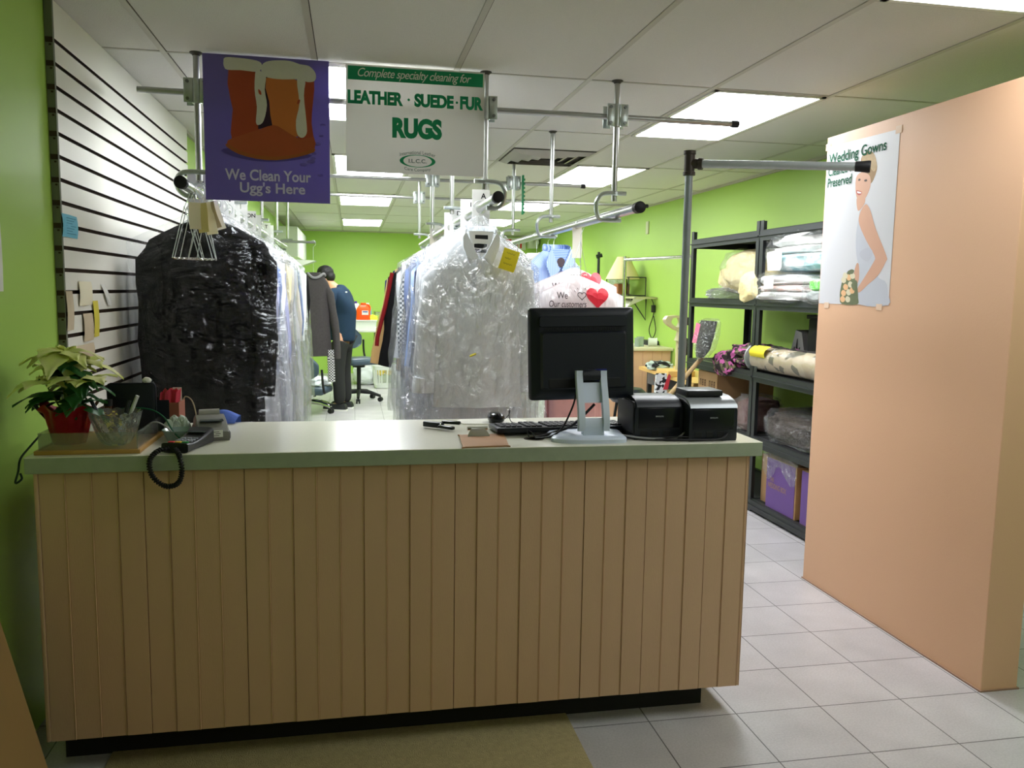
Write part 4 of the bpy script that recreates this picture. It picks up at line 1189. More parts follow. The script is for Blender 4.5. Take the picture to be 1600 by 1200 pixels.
def garment(name, label, cat, x, y, zn, zb, hw, fab, rot=0.0, rail_z=None, sleeve=.6, sflare=.05, d=.05, flare=1.0, film=None, film_hw=.035, film_zb=None, film_d=.035, group=None, drop=.10, seed=1, hi=False, srad=.055, hook=True, gather=True, neck=.065, film_milk=None):
    rd = random.Random(seed)
    ph = [rd.uniform(0, 6.28) for _ in range(6)]
    t = thing(name, label, cat, (x, y, zb), rot, group)
    H = zn - zb
    nu = 64 if hi else 32
    nr = 40 if hi else 18
    def body(u, v):
        a = 2 * PI * u
        zz = H * v
        down = zz / drop if drop else 9
        if down < 1:
            wv = neck + (hw - neck) * down ** .85; dv = .035 + (d - .03) * down
        else:
            q = (zz - drop) / max(.01, H - drop)
            wv = hw * (1 - .10 * min(1, q * 6)) * (1 + (flare - 1) * q); dv = d + .012 * q
        k = min(1, max(0, down - .6))
        fold = (.5 * math.sin(5 * a + ph[0] + 2 * v) + .35 * math.sin(9 * a + ph[1] - 3 * v) + .25 * math.sin(14 * a + ph[2] + 4 * v)) * .011 * k * (.35 + v)
        fold += noise.noise(Vector((math.cos(a) * 2 + seed, math.sin(a) * 2, v * 5))) * .012 * k
        c, s = math.cos(a), math.sin(a)
        return Vector((math.copysign(abs(c) ** .8, c) * (wv + fold * .6), math.copysign(abs(s) ** .7, s) * (dv + fold), H - zz))
    L = MB()
    L.loft([[body(i / nu, j / nr) for i in range(nu)] for j in range(nr + 1)], True, True, True)
    obj('body', L, fab, t, 50, True)
    if sleeve:
        for s in (-1, 1):
            L = MB()
            pts, rs = [], []
            for k in range(9):
                q = k / 8
                pts.append(Vector((s * (hw * .86 + .018 + sflare * q + .012 * math.sin(q * 5 + ph[3])), -.012 * q - .01, H - drop * .82 - .03 - sleeve * q)))
                rs.append(srad * (1.08 - .28 * q) * (1 + .06 * math.sin(k * 2.1 + ph[4])))
            pts[0] = Vector((s * hw * .66, 0, H - drop * .80 - .015)); rs[0] = srad * .7
            L.tube(pts, rs, 18 if hi else 10, flat=(.62, 1.0))
            obj('sleeve', L, fab, t, 60, True)
    if hook:
        rz = (rail_z if rail_z else zn + .1) - zb
        L = MB()
        # hook goes over the rail
        L.tube([Vector((0, 0, H - .03)), Vector((0, 0, rz - .04)), Vector((.024, 0, rz - .018))] + [Vector((.0245 * math.cos(q), 0, rz + .0245 * math.sin(q))) for q in [i * PI / 8 for i in range(0, 8)]] + [Vector((-.025, 0, rz - .004))], .0016, 6)
        obj('hanger_hook', L, STEEL, t, 50, True)
    if film:
        fz = (film_zb if film_zb is not None else zb - .08) - zb
        HH = H + (.075 if gather else .02) - fz
        dd = drop + .07
        nu2, nr2 = (88, 64) if hi else (36, 26)
        def bag(u, v):
            a = 2 * PI * u
            zz = HH * v
            down = zz / dd
            if down < 1:
                e = .05 / dd
                if down < e: wv = .02 + (neck - .005) * down / e; dv = .018 + .02 * down / e
                else:
                    q = (down - e) / (1 - e)
                    wv = neck + .015 + (hw + film_hw - neck - .015) * q ** .95; dv = .038 + (d + film_d - .038) * q ** .8
            else:
                q = (zz - dd) / (HH - dd)
                wv = hw + film_hw + (.035 + sflare * .8) * min(1, q * 1.6); dv = d + film_d + .015 * q
            k = min(1, down)
            P = Vector((math.cos(a) * 1.6 + seed * 3.1, math.sin(a) * 1.6, v * 3.2))
            fold = (noise.noise(P * 1.5) * .022 + noise.noise(P * 4.0) * .012 + abs(noise.noise(P * 8)) * .009) * k
            fold += .005 * math.sin(22 * a + 5 * math.sin(v * 4)) * (1 - min(1, down * .7))
            c, s = math.cos(a), math.sin(a)
            return Vector((math.copysign(abs(c) ** .8, c) * (wv + fold * .7), math.copysign(abs(s) ** .75, s) * (dv + fold) - .01, H + (.075 if gather else .02) - zz))
        L = MB()
        L.grid(lambda u, v: bag(u, v), nu2, nr2)
        obj('plastic_cover', L, film, t, 45, True)
    return t
def ticket(t, x, y, z, sx, sz, m, lines=3, tilt=0.0, label=None):
    """stapled paper slip, local to the garment"""
    L = MB()
    Mx = Matrix.Translation((x, y, z)) @ Matrix.Rotation(tilt, 4, 'Y')
    L.add(*(lambda b: (b.v, b.f))(MB().grid(lambda u, v: ((u - .5) * sx, -.006 * math.sin(v * PI), (v - .5) * sz), 4, 6)), Mx)
    L.add(*(lambda b: (b.v, b.f))(MB().grid(lambda u, v: ((u - .5) * sx, .001 - .006 * math.sin(v * PI), (v - .5) * sz), 4, 6)), Mx)
    o = obj('ticket', L, m, t, 50, True, label)
    if lines:
        L = MB()
        for i in range(lines):
            zz = sz * (.3 - .5 * i / max(1, lines - 1))
            L.tube([Mx @ Vector((sx * (-.3 + .06 * k), -.0085, zz + .004 * math.sin(k * 2.3 + i))) for k in range(10 - 3 * (i % 2))], .0007, 4)
        obj('handwriting', L, INK, o, 0, True)
    return o

# left rail
RX = -.66
t = garment('black_coat', 'long black coat in crinkled clear plastic at the front of the left rail', 'coat', -.625, 3.86, 1.735, .56, .262, F_BLACK, rail_z=1.858, sleeve=.66, sflare=-.03, d=.05, flare=.98, film=FILMD, film_zb=.42, film_hw=.06, film_d=.025, seed=3, hi=True, srad=.07, drop=.10, group='bagged garments on the left rail')
ltr = [  # y, hw, hem, fabric, film, label
    (4.00, .255, .30, F_WHITE, FILMW, 'white garment in milky plastic directly behind the black coat', 0),
    (4.13, .25, .62, F_DCHECK, FILM, 'dark checked jacket in clear plastic, second behind the black coat', 1),
    (4.28, .26, .45, F_LAV, FILM, 'lavender grey shirt in clear plastic with yellow slip, third behind the black coat', 2),
    (4.44, .25, .40, F_SLATE, FILM, 'slate blue trousers suit in plastic, fourth behind the black coat', 0),
    (4.62, .26, .52, F_WHITE, FILMW, 'white shirt in milky plastic, fifth behind the black coat', 0),
    (4.82, .255, .48, F_GREYW, FILM, 'pale grey shirt in clear plastic, sixth behind the black coat', 0),
    (5.05, .265, .42, F_LAV, FILM, 'lavender shirt in clear plastic, seventh behind the black coat', 0),
    (5.30, .27, .46, F_CREAM, FILM, 'cream yellow garment in clear plastic with yellow slip on its shoulder', 2),
    (5.58, .26, .44, F_BEIGE, FILM, 'beige garment in clear plastic behind the cream yellow one', 2),
    (5.88, .27, .38, F_GREYW, FILMW, 'pale grey garment in milky plastic in the middle of the left rail', 0),
    (6.20, .275, .48, F_BEIGE, FILM, 'beige shirt in clear plastic beyond the middle of the left rail', 0),
    (6.55, .285, .40, F_SLATE, FILM, 'slate blue garment in clear plastic, fourth from the back of the left rail', 0),
    (6.90, .29, .36, F_WHITE, FILM, 'white garment in clear plastic, third from the back of the left rail', 0),
    (7.25, .295, .40, F_GREYW, FILM, 'grey shirt in clear plastic, second from the back of the left rail', 0),
    (7.62, .295, .66, F_BLACK, FILM, 'black garment in shiny plastic, last bag on the left rail next to the charcoal coat', 0)]
for i, (y, hw, hem, fb, fm, lb, tk) in enumerate(ltr):
    hw = .247 - .005 * (y - 4.0)
    t = garment('bagged_garment', lb, 'garment', -.645 + .006 * math.sin(i * 2.2), y, 1.72 + .012 * math.sin(i * 1.7), hem, hw, fb, rot=.06 * math.sin(i * 3.3), rail_z=1.858, sleeve=.52 if i % 3 else .6, sflare=.012 + .006 * (i % 3), d=.032, film_d=.018, srad=.045, film=fm, film_zb=hem - .12 - .05 * (i % 3), seed=20 + i, group='bagged garments on the left rail', film_hw=.02)
    H = 1.72 - hem
    if tk == 2: ticket(t, hw * .72, -.085, H - .075, .07, .045, YELLOWP, 0, .3)
    if tk == 1: ticket(t, hw * .93, -.085, H - .26, .03, .06, YELLOWP, 0, .3)
m = MB(); m.tube([(-.70, 8.35, 1.8925), (-.35, 8.35, 1.8925)], .0125, 12); single('hanger_arm', m, PIPE, 'short pipe lying across the left rail, carrying the charcoal coat', 'pipe')
# charcoal coat without plastic
t = garment('charcoal_coat', 'charcoal grey wool coat without plastic at the far end of the left rail', 'coat', -.37, 8.35, 1.60, .78, .155, F_GREY, rot=.15, rail_z=1.886, sleeve=.72, sflare=.07, d=.085, flare=1.12, seed=55, srad=.07, drop=.12, hook=True)
L = MB(); L.tube([(.15, -.05, .06), (.155, -.06, -.10), (.158, -.06, -.26)], .035, 10, flat=(1, .4)); obj('plaid_lining', L, F_DCHECK, t, 40, True)
L = MB()
L.tube(curve_pts([(-.06, -.04, .81), (-.02, -.075, .77), (.03, -.075, .77), (.09, -.04, .805), (.11, 0, .79)], 5), .014, 8); obj('collar', L, fabric('collar_pale_grey', (140, 138, 140)), t, 50, True)

# middle rail : front white shirt with its collar, buttons and slips
zn, zb = 1.728, .885
t = garment('white_shirt', 'white dress shirt in clear plastic at the front of the middle rail', 'shirt', .60, 3.96, zn, zb, .235, F_WHITE, rail_z=1.85, sleeve=.60, sflare=.035, d=.055, film=FILMS, film_zb=.70, film_hw=.05, seed=8, hi=True, drop=.175, srad=.062, group='bagged garments on the middle rail', gather=True)
H = zn - zb
L = MB()
for s in (-1, 1):
    L.prism([(s * .012, H - .125), (s * .074, H - .005), (s * .088, H - .03), (s * .085, H - .075), (s * .052, H - .162)], (0, -.082, 0), (1, 0, 0), (0, 0, 1), .010)
    L.tube(curve_pts([(s * .072, -.074, H - .005), (s * .078, -.02, H + .012), (s * .05, .03, H + .016), (0, .04, H + .017)], 5), .012, 8, flat=(.4, 1.3))
obj('collar', L, F_WHITE, t, 30, True)
L = MB(); L.prism([(-.058, H - .0), (.062, H + .0), (.052, H - .055), (.006, H - .122), (-.05, H - .055)], (0, -.070, 0), (1, 0, 0), (0, 0, 1), .002)
o = obj('collar_insert', L, WHITEP, t, 0, True)
L = MB()
L.prism([(-.028, H - .018), (.034, H - .018), (.034, H - .038), (-.028, H - .036)], (0, -.0715, 0), (1, 0, 0), (0, 0, 1), .0006)
L.prism([(-.032, H - .06), (-.012, H - .058), (.03, H - .060), (.03, H - .072), (.006, H - .082), (-.032, H - .077)], (0, -.0715, 0), (1, 0, 0), (0, 0, 1), .0006)
L.prism([(-.03, H - .083), (.028, H - .087), (.026, H - .101), (-.02, H - .101)], (0, -.0715, 0), (1, 0, 0), (0, 0, 1), .0006)
obj('insert_print', L, INK, o, 0, True)
L = MB(); L.b2(-.02, .018, -.070, -.064, .0, H - .13); obj('placket', L, F_WHITE, t, 0, True)
L = MB()
for i in range(6): L.lathe([(.0055, 0), (.0055, .002), (.001, .0024)], 12, Matrix.Translation((0, -.0705, H - .17 - i * .105)) @ Matrix.Rotation(PI / 2, 4, 'X'))
obj('button', L, mat('pearl_button', (236, 236, 230), .25), t, 40, True)
for s in (-1, 1):
    L = MB(); L.tube([(s * .285, -.03, H - .70), (s * .29, -.032, H - .735), (s * .292, -.033, H - .77)], [.05, .051, .051], 20, flat=(.6, 1)); obj('cuff', L, F_WHITE, t, 40, True)
ticket(t, .125, -.135, H - .135, .078, .10, YELLOWP, 3, .3, 'yellow ticket')
ticket(t, -.04, -.12, .26, .032, .010, mat('dull_yellow_paper', (222, 208, 80), .7), 0, -.4, 'tiny yellow slip')
mid = [
    (4.09, .245, .80, F_WHITE, FILMW, 'white shirt in milky plastic directly behind the front white shirt', .60),
    (4.24, .25, .70, F_GREYW, FILM, 'pale grey shirt in clear plastic, second behind the front white shirt', .62),
    (4.42, .25, .86, F_NAVY, FILM, 'dark navy jacket in clear plastic between pale grey and light blue shirts', .56),
    (4.60, .265, .78, F_BLUE, FILM, 'light blue shirt in clear plastic on the middle rail', .58),
    (4.85, .265, .70, F_SLATE, FILM, 'slate blue garment in clear plastic behind the light blue shirt', .58),
    (5.12, .28, .80, F_CHECK, FILM, 'grey checked shirt in clear plastic behind the slate blue garment', .56),
    (5.40, .29, .84, F_WHITE, FILM, 'white shirt in clear plastic before the black and maroon jacket', .60)]
for i, (y, hw, hem, fb, fm, lb, sl) in enumerate(mid):
    garment('bagged_garment', lb, 'garment', .612 - .002 * i, y, 1.715 + .01 * math.sin(i * 2.1), hem, hw, fb, rot=.05 * math.sin(i * 2.3), rail_z=1.85, sleeve=sl, sflare=.03, d=.032, film_d=.018, srad=.045, film=fm, film_zb=hem - .18 - .06 * (i % 2), seed=70 + i, group='bagged garments on the middle rail', film_hw=.02)
t = garment('black_jacket', 'black jacket with maroon edge and no plastic near the back of the middle rail', 'jacket', .60, 5.75, 1.69, .84, .30, F_BLACK, rail_z=1.85, sleeve=.66, sflare=.11, seed=91, srad=.06)
L = MB()
L.tube([(-.33, -.045, .72), (-.375, -.05, .5), (-.43, -.05, .28), (-.435, -.05, .22)], .014, 8); obj('maroon_piping', L, F_MAROON, t, 50, True, 'maroon piping')
garment('tan_jacket', 'tan jacket on the middle rail peeking out behind the black jacket sleeve', 'jacket', .60, 6.05, 1.68, .86, .31, F_TAN, rail_z=1.85, sleeve=.66, sflare=.13, seed=92, srad=.065)
garment('navy_jacket', 'navy jacket hanging last on the middle rail', 'jacket', .60, 6.4, 1.68, .82, .30, F_NAVY, rail_z=1.85, sleeve=.7, sflare=.10, seed=93, srad=.065)

# right rail : blue pin-striped shirt, two printed covers
zn, zb = 1.705, .92
t = garment('striped_shirt', 'blue pinstriped shirt with open collar hanging uncovered on the right rail', 'shirt', 1.265, 5.15, zn, zb, .19, F_STRIPE, rot=.3, rail_z=1.815, sleeve=.5, sflare=.02, d=.07, seed=31, hi=True, drop=.10, hook=True, neck=.075)
H = zn - zb
L = MB()
for s in (-1, 1):
    L.prism([(s * .008, H - .12), (s * .07, H + .012), (s * .095, H - .03), (s * .105, H - .095), (s * .07, H - .175)], (0, -.088, 0), (1, 0, 0), (0, 0, 1), .006)
    L.tube(curve_pts([(s * .07, -.085, H + .008), (s * .08, -.02, H + .022), (s * .05, .045, H + .024), (0, .055, H + .024)], 5), .014, 8, flat=(.4, 1.5))
obj('collar', L, F_STRIPE, t, 30, True)
L = MB(); L.prism([(-.062, H + .01), (.066, H + .01), (.05, H - .06), (0, H - .115), (-.05, H - .06)], (0, -.080, 0), (1, 0, 0), (0, 0, 1), .002); o = obj('inner_collar', L, pattern('blue_inner_stripe', (90, 126, 196), (176, 198, 240), 'stripe', 30, bands='Z'), t, 0, True)
L = MB(); L.lathe([(.03, 0), (.03, .002)], 20, Matrix.Translation((.005, -.083, H - .072)) @ Matrix.Rotation(PI / 2, 4, 'X')); obj('neck_label', L, mat('label_brown', (74, 60, 66), .7), o, 30, True)
L = MB()
for i in range(5): L.lathe([(.0065, 0), (.0065, .003), (.001, .0035)], 12, Matrix.Translation((0, -.09 - .002 * i, H - .2 - i * .09)) @ Matrix.Rotation(PI / 2, 4, 'X'))
obj('button', L, mat('pearl_button', (236, 236, 230), .25), t, 40, True)
for i, (y, dx) in enumerate(((5.27, .03), (5.38, -.02))):
    garment('bagged_garment', ('cream shirt just behind the blue pinstriped shirt', 'white shirt, second behind the blue pinstriped shirt')[i], 'garment', 1.225 + dx, y, 1.70, .9, .18, (F_BEIGE, F_WHITE)[i], rot=.3, rail_z=1.815, sleeve=.5, sflare=.02, seed=41 + i, group='garments behind the striped shirt')

def heart(s, n=40):
    out = []
    for k in range(n):
        a = 2 * PI * k / n
        out.append((s * 16 * math.sin(a) ** 3 / 17, s * (13 * math.cos(a) - 5 * math.cos(2 * a) - 2 * math.cos(3 * a) - math.cos(4 * a)) / 17))
    return out
COVER = plastic('printed_poly_cover', milk=.92, gloss=.07, bump=.5, milkcol=(.93, .92, .94, 1))
RED = mat('heart_red', (206, 34, 54), .4)
def cape(x, y, zp, zb, label, seed, lo):
    """robe under a printed poly cover on a wire hanger"""
    t = garment('robe', label, 'garment', x, y, zp - .045, .55, .165, F_PINK, rail_z=1.815, sleeve=.0, d=.035, seed=seed, drop=.10, hook=False, flare=1.02, group='robes in printed covers')
    z0 = .55
    Hc = zp - z0
    def surf(u, v):
        xx = (u * 2 - 1)
        top = Hc - .105 * abs(xx) ** 1.05
        zz = top + (zb - z0 - top) * v
        return Vector((xx * (.245 + .015 * v), -(.03 + .055 * math.sqrt(max(0, 1 - xx * xx)) * min(1, v * 5 + .25) + .012 * noise.noise(Vector((xx * 3 + seed, v * 6, 1))) ), zz))
    L = MB()
    L.grid(surf, 40, 30)
    L.grid(lambda u, v: surf(u, v) * Vector((1, -1, 1)) if False else Vector((surf(u, v).x, -surf(u, v).y - .0, surf(u, v).z)), 40, 30)
    obj('printed_cover', L, COVER, t, 60, True)
    def on(px, pz):    # point on the cover front: px from -1..1, pz metres below the peak
        top = Hc - .105 * abs(px) ** 1.05
        v = (top - (Hc - pz)) / (top - (zb - z0))
        return surf((px + 1) / 2, v)
    def wrap(mbx, cx, cz):
        out = MB()
        for p in mbx.v:
            q = on(max(-1, min(1, (cx + p.x) / .245)), cz - p.z)
            out.v.append(Vector((cx + p.x, q.y - .004 + min(0, p.y), Hc - cz + p.z)))
        out.f, out.mi = mbx.f, mbx.mi
        return out
    h = MB(); hp = heart(.07)
    nn = len(hp)
    h.add([(0, 0, -.01)] + [(a * .5, 0, b * .5) for a, b in hp] + [(a, 0, b) for a, b in hp], [[0, 1 + k, 1 + (k + 1) % nn] for k in range(nn)] + [[1 + k, 1 + nn + k, 1 + nn + (k + 1) % nn, 1 + (k + 1) % nn] for k in range(nn)])
    obj('red_heart', wrap(h, .085, .112 if lo else .075), RED, t, 0, True, 'red printed heart')
    h = MB()
    text(h, 'We', (-.105, 0, 0), *FX, width=.055, height=.036, bold=.0, shear=.12)
    hp2 = [Vector((a, 0, b)) for a, b in heart(.024)]
    h.tube([Vector((p.x, -.001, p.z)) for p in hp2 + hp2[:1]], .0019, 4)
    for q in range(5):
        a = .6 + q * .48
        h.tube([Vector((.04 * math.cos(a), -.001, .036 * math.sin(a))), Vector((.048 * math.cos(a), -.001, .046 * math.sin(a)))], .0014, 4)
    obj('lettering', wrap(h, -.005, .105), INK, t, 0, True)
    h = MB(); text(h, 'Our customers', (0, 0, 0), *FX, width=.20, height=.034, bold=.0, shear=.12)
    obj('lettering', wrap(h, -.08, .150), INK, t, 0, True)
    L = MB()
    rz = 1.815 - z0
    L.tube([Vector((.01, 0, Hc - .01)), Vector((.005, 0, rz - .06)), Vector((.024, 0, rz - .014))] + [Vector((.0245 * math.cos(q), 0, rz + .0245 * math.sin(q))) for q in [i * PI / 8 for i in range(0, 9)]], .0018, 6)
    L.tube([Vector((.045 - .09 * k / 11, .006 * (k % 2), Hc + .005 + .004 * (k % 2))) for k in range(12)], .0022, 6)
    L.tube([Vector((.045, 0, Hc + .005)), Vector((.005, 0, rz - .09))], .0014, 5); L.tube([Vector((-.045, 0, Hc + .005)), Vector((.005, 0, rz - .09))], .0014, 5)
    obj('wire_hanger', L, STEEL, t, 50, True)
    return t
cape(1.222, 4.50, 1.585, 1.0, 'rear robe in a white printed cover whose red heart shows above the front one', 61, False)
cape(1.215, 4.36, 1.535, .96, 'front robe in a white printed cover with lettering and red heart above the monitor', 62, True)
m = MB()
m.grid(lambda u, v: (1.215 + (u - .5) * .055 + .006 * math.sin(v * 3), 4.42 + .008 * math.sin(v * PI), 1.80 - .165 * v), 4, 8)
m.grid(lambda u, v: (1.215 + (u - .5) * .055 + .006 * math.sin(v * 3), 4.422 + .008 * math.sin(v * PI), 1.80 - .165 * v), 4, 8)
single('garment_tag', m, mat('tag_cream', (236, 234, 220), .7), 'long cream tag hanging from the right rail above the printed covers', 'tag')

# bundle of trouser hangers and paper tags at the front of the left rail
def trouser_hanger(x, y, rz_, tl, label):
    t = thing('wire_hanger', label, 'hanger', (x, y, 1.858 - .30), tl, 'wire trouser hangers on the left rail')
    z = .30
    L = MB()
    L.tube([Vector((0, 0, z - .085)), Vector((.026, 0, z - .02))] + [Vector((.026 * math.cos(q), 0, z + .026 * math.sin(q))) for q in [i * PI / 8 for i in range(0, 9)]], .0016, 6)
    L.tube([Vector((0, 0, z - .08)), Vector((-.055, 0, .008))], .0018, 6); L.tube([Vector((0, 0, z - .08)), Vector((.055, 0, .008))], .0018, 6)
    obj('wire_frame', L, STEEL, t, 50, True)
    L = MB()
    L.tube([Vector((-.055 + .11 * k / 22, .002 * (-1) ** k, .006 + .002 * (-1) ** (k // 2))) for k in range(23)], .0032, 6); obj('twisted_bar', L, CHROME, t, 50, True)
for i, (x, y, a) in enumerate(((-.70, 3.66, .5), (-.695, 3.69, .2), (-.685, 3.715, .7), (-.655, 3.73, -.3), (-.65, 3.75, .1), (-.635, 3.765, -.6))):
    trouser_hanger(x + .02, y, 0, a, ('wire trouser hanger nearest the rail end cap', 'wire trouser hanger second from the rail end cap', 'wire trouser hanger third from the rail end cap', 'wire trouser hanger behind the cream tags, swung left', 'wire trouser hanger straight behind the cream tags', 'wire trouser hanger farthest behind the cream tags')[i])
for i, (x, y, a, zc, cm, lb) in enumerate(((-.64, 3.665, .0, 1.735, CREAMP, 'front cream paper tag covering the others below the left rail'), (-.612, 3.675, -.12, 1.735, mat('tag_yellow_cream', (216, 200, 132), .7), 'yellowish paper tag second from the front below the left rail'),
                                  (-.590, 3.69, -.2, 1.74, CREAMP, 'cream paper tag third from the front below the left rail'), (-.575, 3.705, -.28, 1.742, BEIGEP, 'beige paper tag fourth from the front below the left rail'),
                                  (-.565, 3.72, -.34, 1.75, WHITEP, 'white paper tag rearmost of the tags below the left rail'))):
    L = MB(); Mx = Matrix.Translation((x, y, zc)) @ Matrix.Rotation(a, 4, 'Y') @ Matrix.Rotation(.35 * (-1) ** i, 4, 'Z')
    for o_ in (0, .0008): L.add(*(lambda b: (b.v, b.f))(MB().grid(lambda u, v: ((u - .5) * .046, .006 * math.sin(v * 4 + i) + o_, .06 - (.11 + .012 * (i % 3)) * v), 3, 8)), Mx)
    L.tube([Mx @ Vector((0, 0, .062)), Vector((-.66, y, 1.858 + .022))], .0008, 4)
    single('paper_tag', L, cm, lb, 'tag', 'paper tags on the left rail')

# letter cards on the rails
def letter_card(rx, rz, y, txt, label, wv=.088, hv=.235, up=.06, lean=0.0, pic=None, turn=0.0):
    t = thing('letter_card', label, 'divider card', (rx, y, rz - hv + up), turn, 'lettered divider cards on the rails')
    H = hv
    L = MB()
    # card with a round hole threaded on the rail
    hz = hv - up
    out = [(-wv / 2, 0), (wv / 2, 0), (wv / 2, H), (-wv / 2, H)]
    n = 24
    hole = [(.026 * math.cos(2 * PI * k / n), hz + .026 * math.sin(2 * PI * k / n)) for k in range(n)]
    def edge(a):
        c, s = math.cos(a), math.sin(a)
        tx = (wv / 2) / abs(c) if abs(c) > 1e-6 else 9
        tz = ((H - hz) if s > 0 else hz) / abs(s) if abs(s) > 1e-6 else 9
        q = min(tx, tz)
        return (q * c, hz + q * s)
    angs = sorted([2 * PI * k / n for k in range(n)] + [math.atan2(p[1] - hz, p[0]) % (2 * PI) for p in out])
    ring_o = [edge(a) for a in angs]; ring_i = [(.026 * math.cos(a), hz + .026 * math.sin(a)) for a in angs]
    k = len(angs)
    for yy in (-.001, .001):
        L.add([(p[0], yy, p[1]) for p in ring_o] + [(p[0], yy, p[1]) for p in ring_i], [[i, (i + 1) % k, k + (i + 1) % k, k + i] for i in range(k)])
    L.add([(p[0], yy, p[1]) for yy in (-.001, .001) for p in ring_o], [[i, (i + 1) % k, k + (i + 1) % k, k + i] for i in range(k)])
    obj('card', L, mat('card_white', (218, 218, 214), .6, var=.02), t, 0, True)
    if txt:
        L = MB(); text(L, txt, (.012, -.0012, H - .03), *FX, height=.027, bold=.02); obj('letter', L, INK, t, 0, True)
    if pic:
        L = MB()
        L.cur = 0; L.prism([(wv / 2, .02), (wv / 2, .12), (.0, .09), (-.02, .03)], (0, -.0012, 0), (1, 0, 0), (0, 0, 1), .0003)
        L.cur = 1; L.prism([(wv / 2, .02), (wv / 2, .06), (.01, .05), (-.015, .02)], (0, -.0016, 0), (1, 0, 0), (0, 0, 1), .0003)
        L.cur = 1; L.lathe([(.012, 0), (.012, .0004)], 12, Matrix.Translation((.026, -.0016, .085)) @ Matrix.Rotation(PI / 2, 4, 'X'))
        obj('picture', L, [mat('print_dark_brown', (70, 60, 48), .6), mat('print_gold', (226, 172, 50), .6)], t, 0, True)
for y, s, lb, pc in ((3.90, 'A', 'white A card beside the left rail end, partly behind the purple sign', 0), (4.34, '', 'blank card edge seen below the purple sign left of the N card', 0), (4.5, '', 'second blank card edge left of the N card', 0),
                     (4.72, 'N', 'white N card with small orange picture below the purple sign', 1), (4.95, '', 'blank white card just behind the N card', 0), (5.3, '', 'blank grey card between the N and ON cards', 0),
                     (5.75, 'ON', 'white ON card on the left rail', 0), (6.05, '', 'blank card leaning behind the ON card', 0), (6.75, 'T', 'white T card farthest along the left rail', 0), (7.0, '', 'blank card behind the T card', 0)):
    letter_card(-.665, 1.858, y, s, lb, up=.09, pic=pc, hv=.29)
for y, s, lb, pc in ((4.06, 'A', 'white A card above the front white shirt collar', 0), (4.5, 'I', 'white I card with oval picture on the middle rail', 0), (5.0, 'D', 'white D card with gold picture on the middle rail', 1),
                     (5.3, '', 'blank card behind the D card', 0), (6.3, '', 'blank card farthest along the middle rail', 0)):
    letter_card(.625, 1.85, y, s, lb, up=.09, pic=pc, hv=.28)

# ------------------------------------------------------------------ steel shelving on the right
SX0, SX1 = 2.62, 3.14
LEV = [1.86, 1.41, .935, .505, .075]
def shelving(y0, y1, label):
    t = thing('shelving_unit', label, 'shelving unit', ((SX0 + SX1) / 2, (y0 + y1) / 2, 0), 0, 'grey steel shelving units')
    for x in (SX0, SX1):
        for y in (y0, y1):
            sx = 1 if x == SX0 else -1; sy = 1 if y == y0 else -1
            m = MB(); m.b2(x, x + sx * .045, y, y + sy * .004, 0, 1.93); m.b2(x, x + sx * .004, y, y + sy * .045, 0, 1.93)
            m.b2(x + sx * .018, x + sx * .024, y + sy * -.001, y, 0, 1.93)
            obj('post', m, DARKMET, t, 0)
    for z in LEV:
        m = MB()
        m.b2(SX0 + .005, SX1 - .005, y0 + .005, y1 - .005, z - .012, z, .001)
        s = obj('shelf', m, mat('shelf_board_dark', (46, 46, 46), .7), t, 0)
        m = MB()
        for x, sg in ((SX0, 1), (SX1, -1)):
            m.b2(x - sg * .002, x + sg * .004, y0 + .004, y1 - .004, z - .06, z + .006)
            m.b2(x - sg * .012, x + sg * .004, y0 + .004, y1 - .004, z - .032, z - .024)
            m.b2(x - sg * .002, x + sg * .03, y0 + .004, y1 - .004, z + .004, z + .008)
        for y, sg in ((y0, 1), (y1, -1)):
            m.b2(SX0, SX1, y - sg * .002, y + sg * .004, z - .06, z + .006)
        obj('beam', m, DARKMET, s, 0)
    return t
shelving(5.035, 6.14, 'far grey steel shelving unit with the cream comforter and cardboard box')
shelving(3.97, 5.03, 'near grey steel shelving unit with duvet bags, rolled rug and purple boxes')
# cream comforter
t = thing('comforter', 'fluffy cream comforter in a clear plastic bag on the far shelving unit', 'comforter', (2.86, 5.43, 1.41))
m = MB(); m.blob((2.85, 5.36, 1.60), (.22, .33, .17), .14, 1.8, 4, 5, .72); m.blob((2.72, 5.15, 1.50), (.14, .14, .12), .15, 2.2, 9, 4, .7); m.blob((2.85, 5.60, 1.57), (.19, .18, .115), .15, 2, 2, 4, .7)
FLEECE = mat('cream_fleece', (240, 222, 166), .9, var=.1, scale=14, bump=.5, bscale=60)
obj('filling', m, FLEECE, t)
m = MB(); m.blob((2.84, 5.36, 1.595), (.235, .40, .182), .16, 2.2, 14, 5, .7); m.blob((2.75, 5.15, 1.485), (.15, .12, .07), .2, 3, 5, 4, .7)
obj('plastic_bag', m, FILMC, t)
m = MB(); m.blob((2.70, 5.66, 1.45), (.10, .20, .045), .3, 4, 8, 5, .8); single('plastic_bundle', m, plastic('grey_film', milk=.35, gloss=.12, milkcol=(.5, .52, .52, 1), bump=1.0), 'crumpled grey plastic under the cream comforter bag', 'plastic')
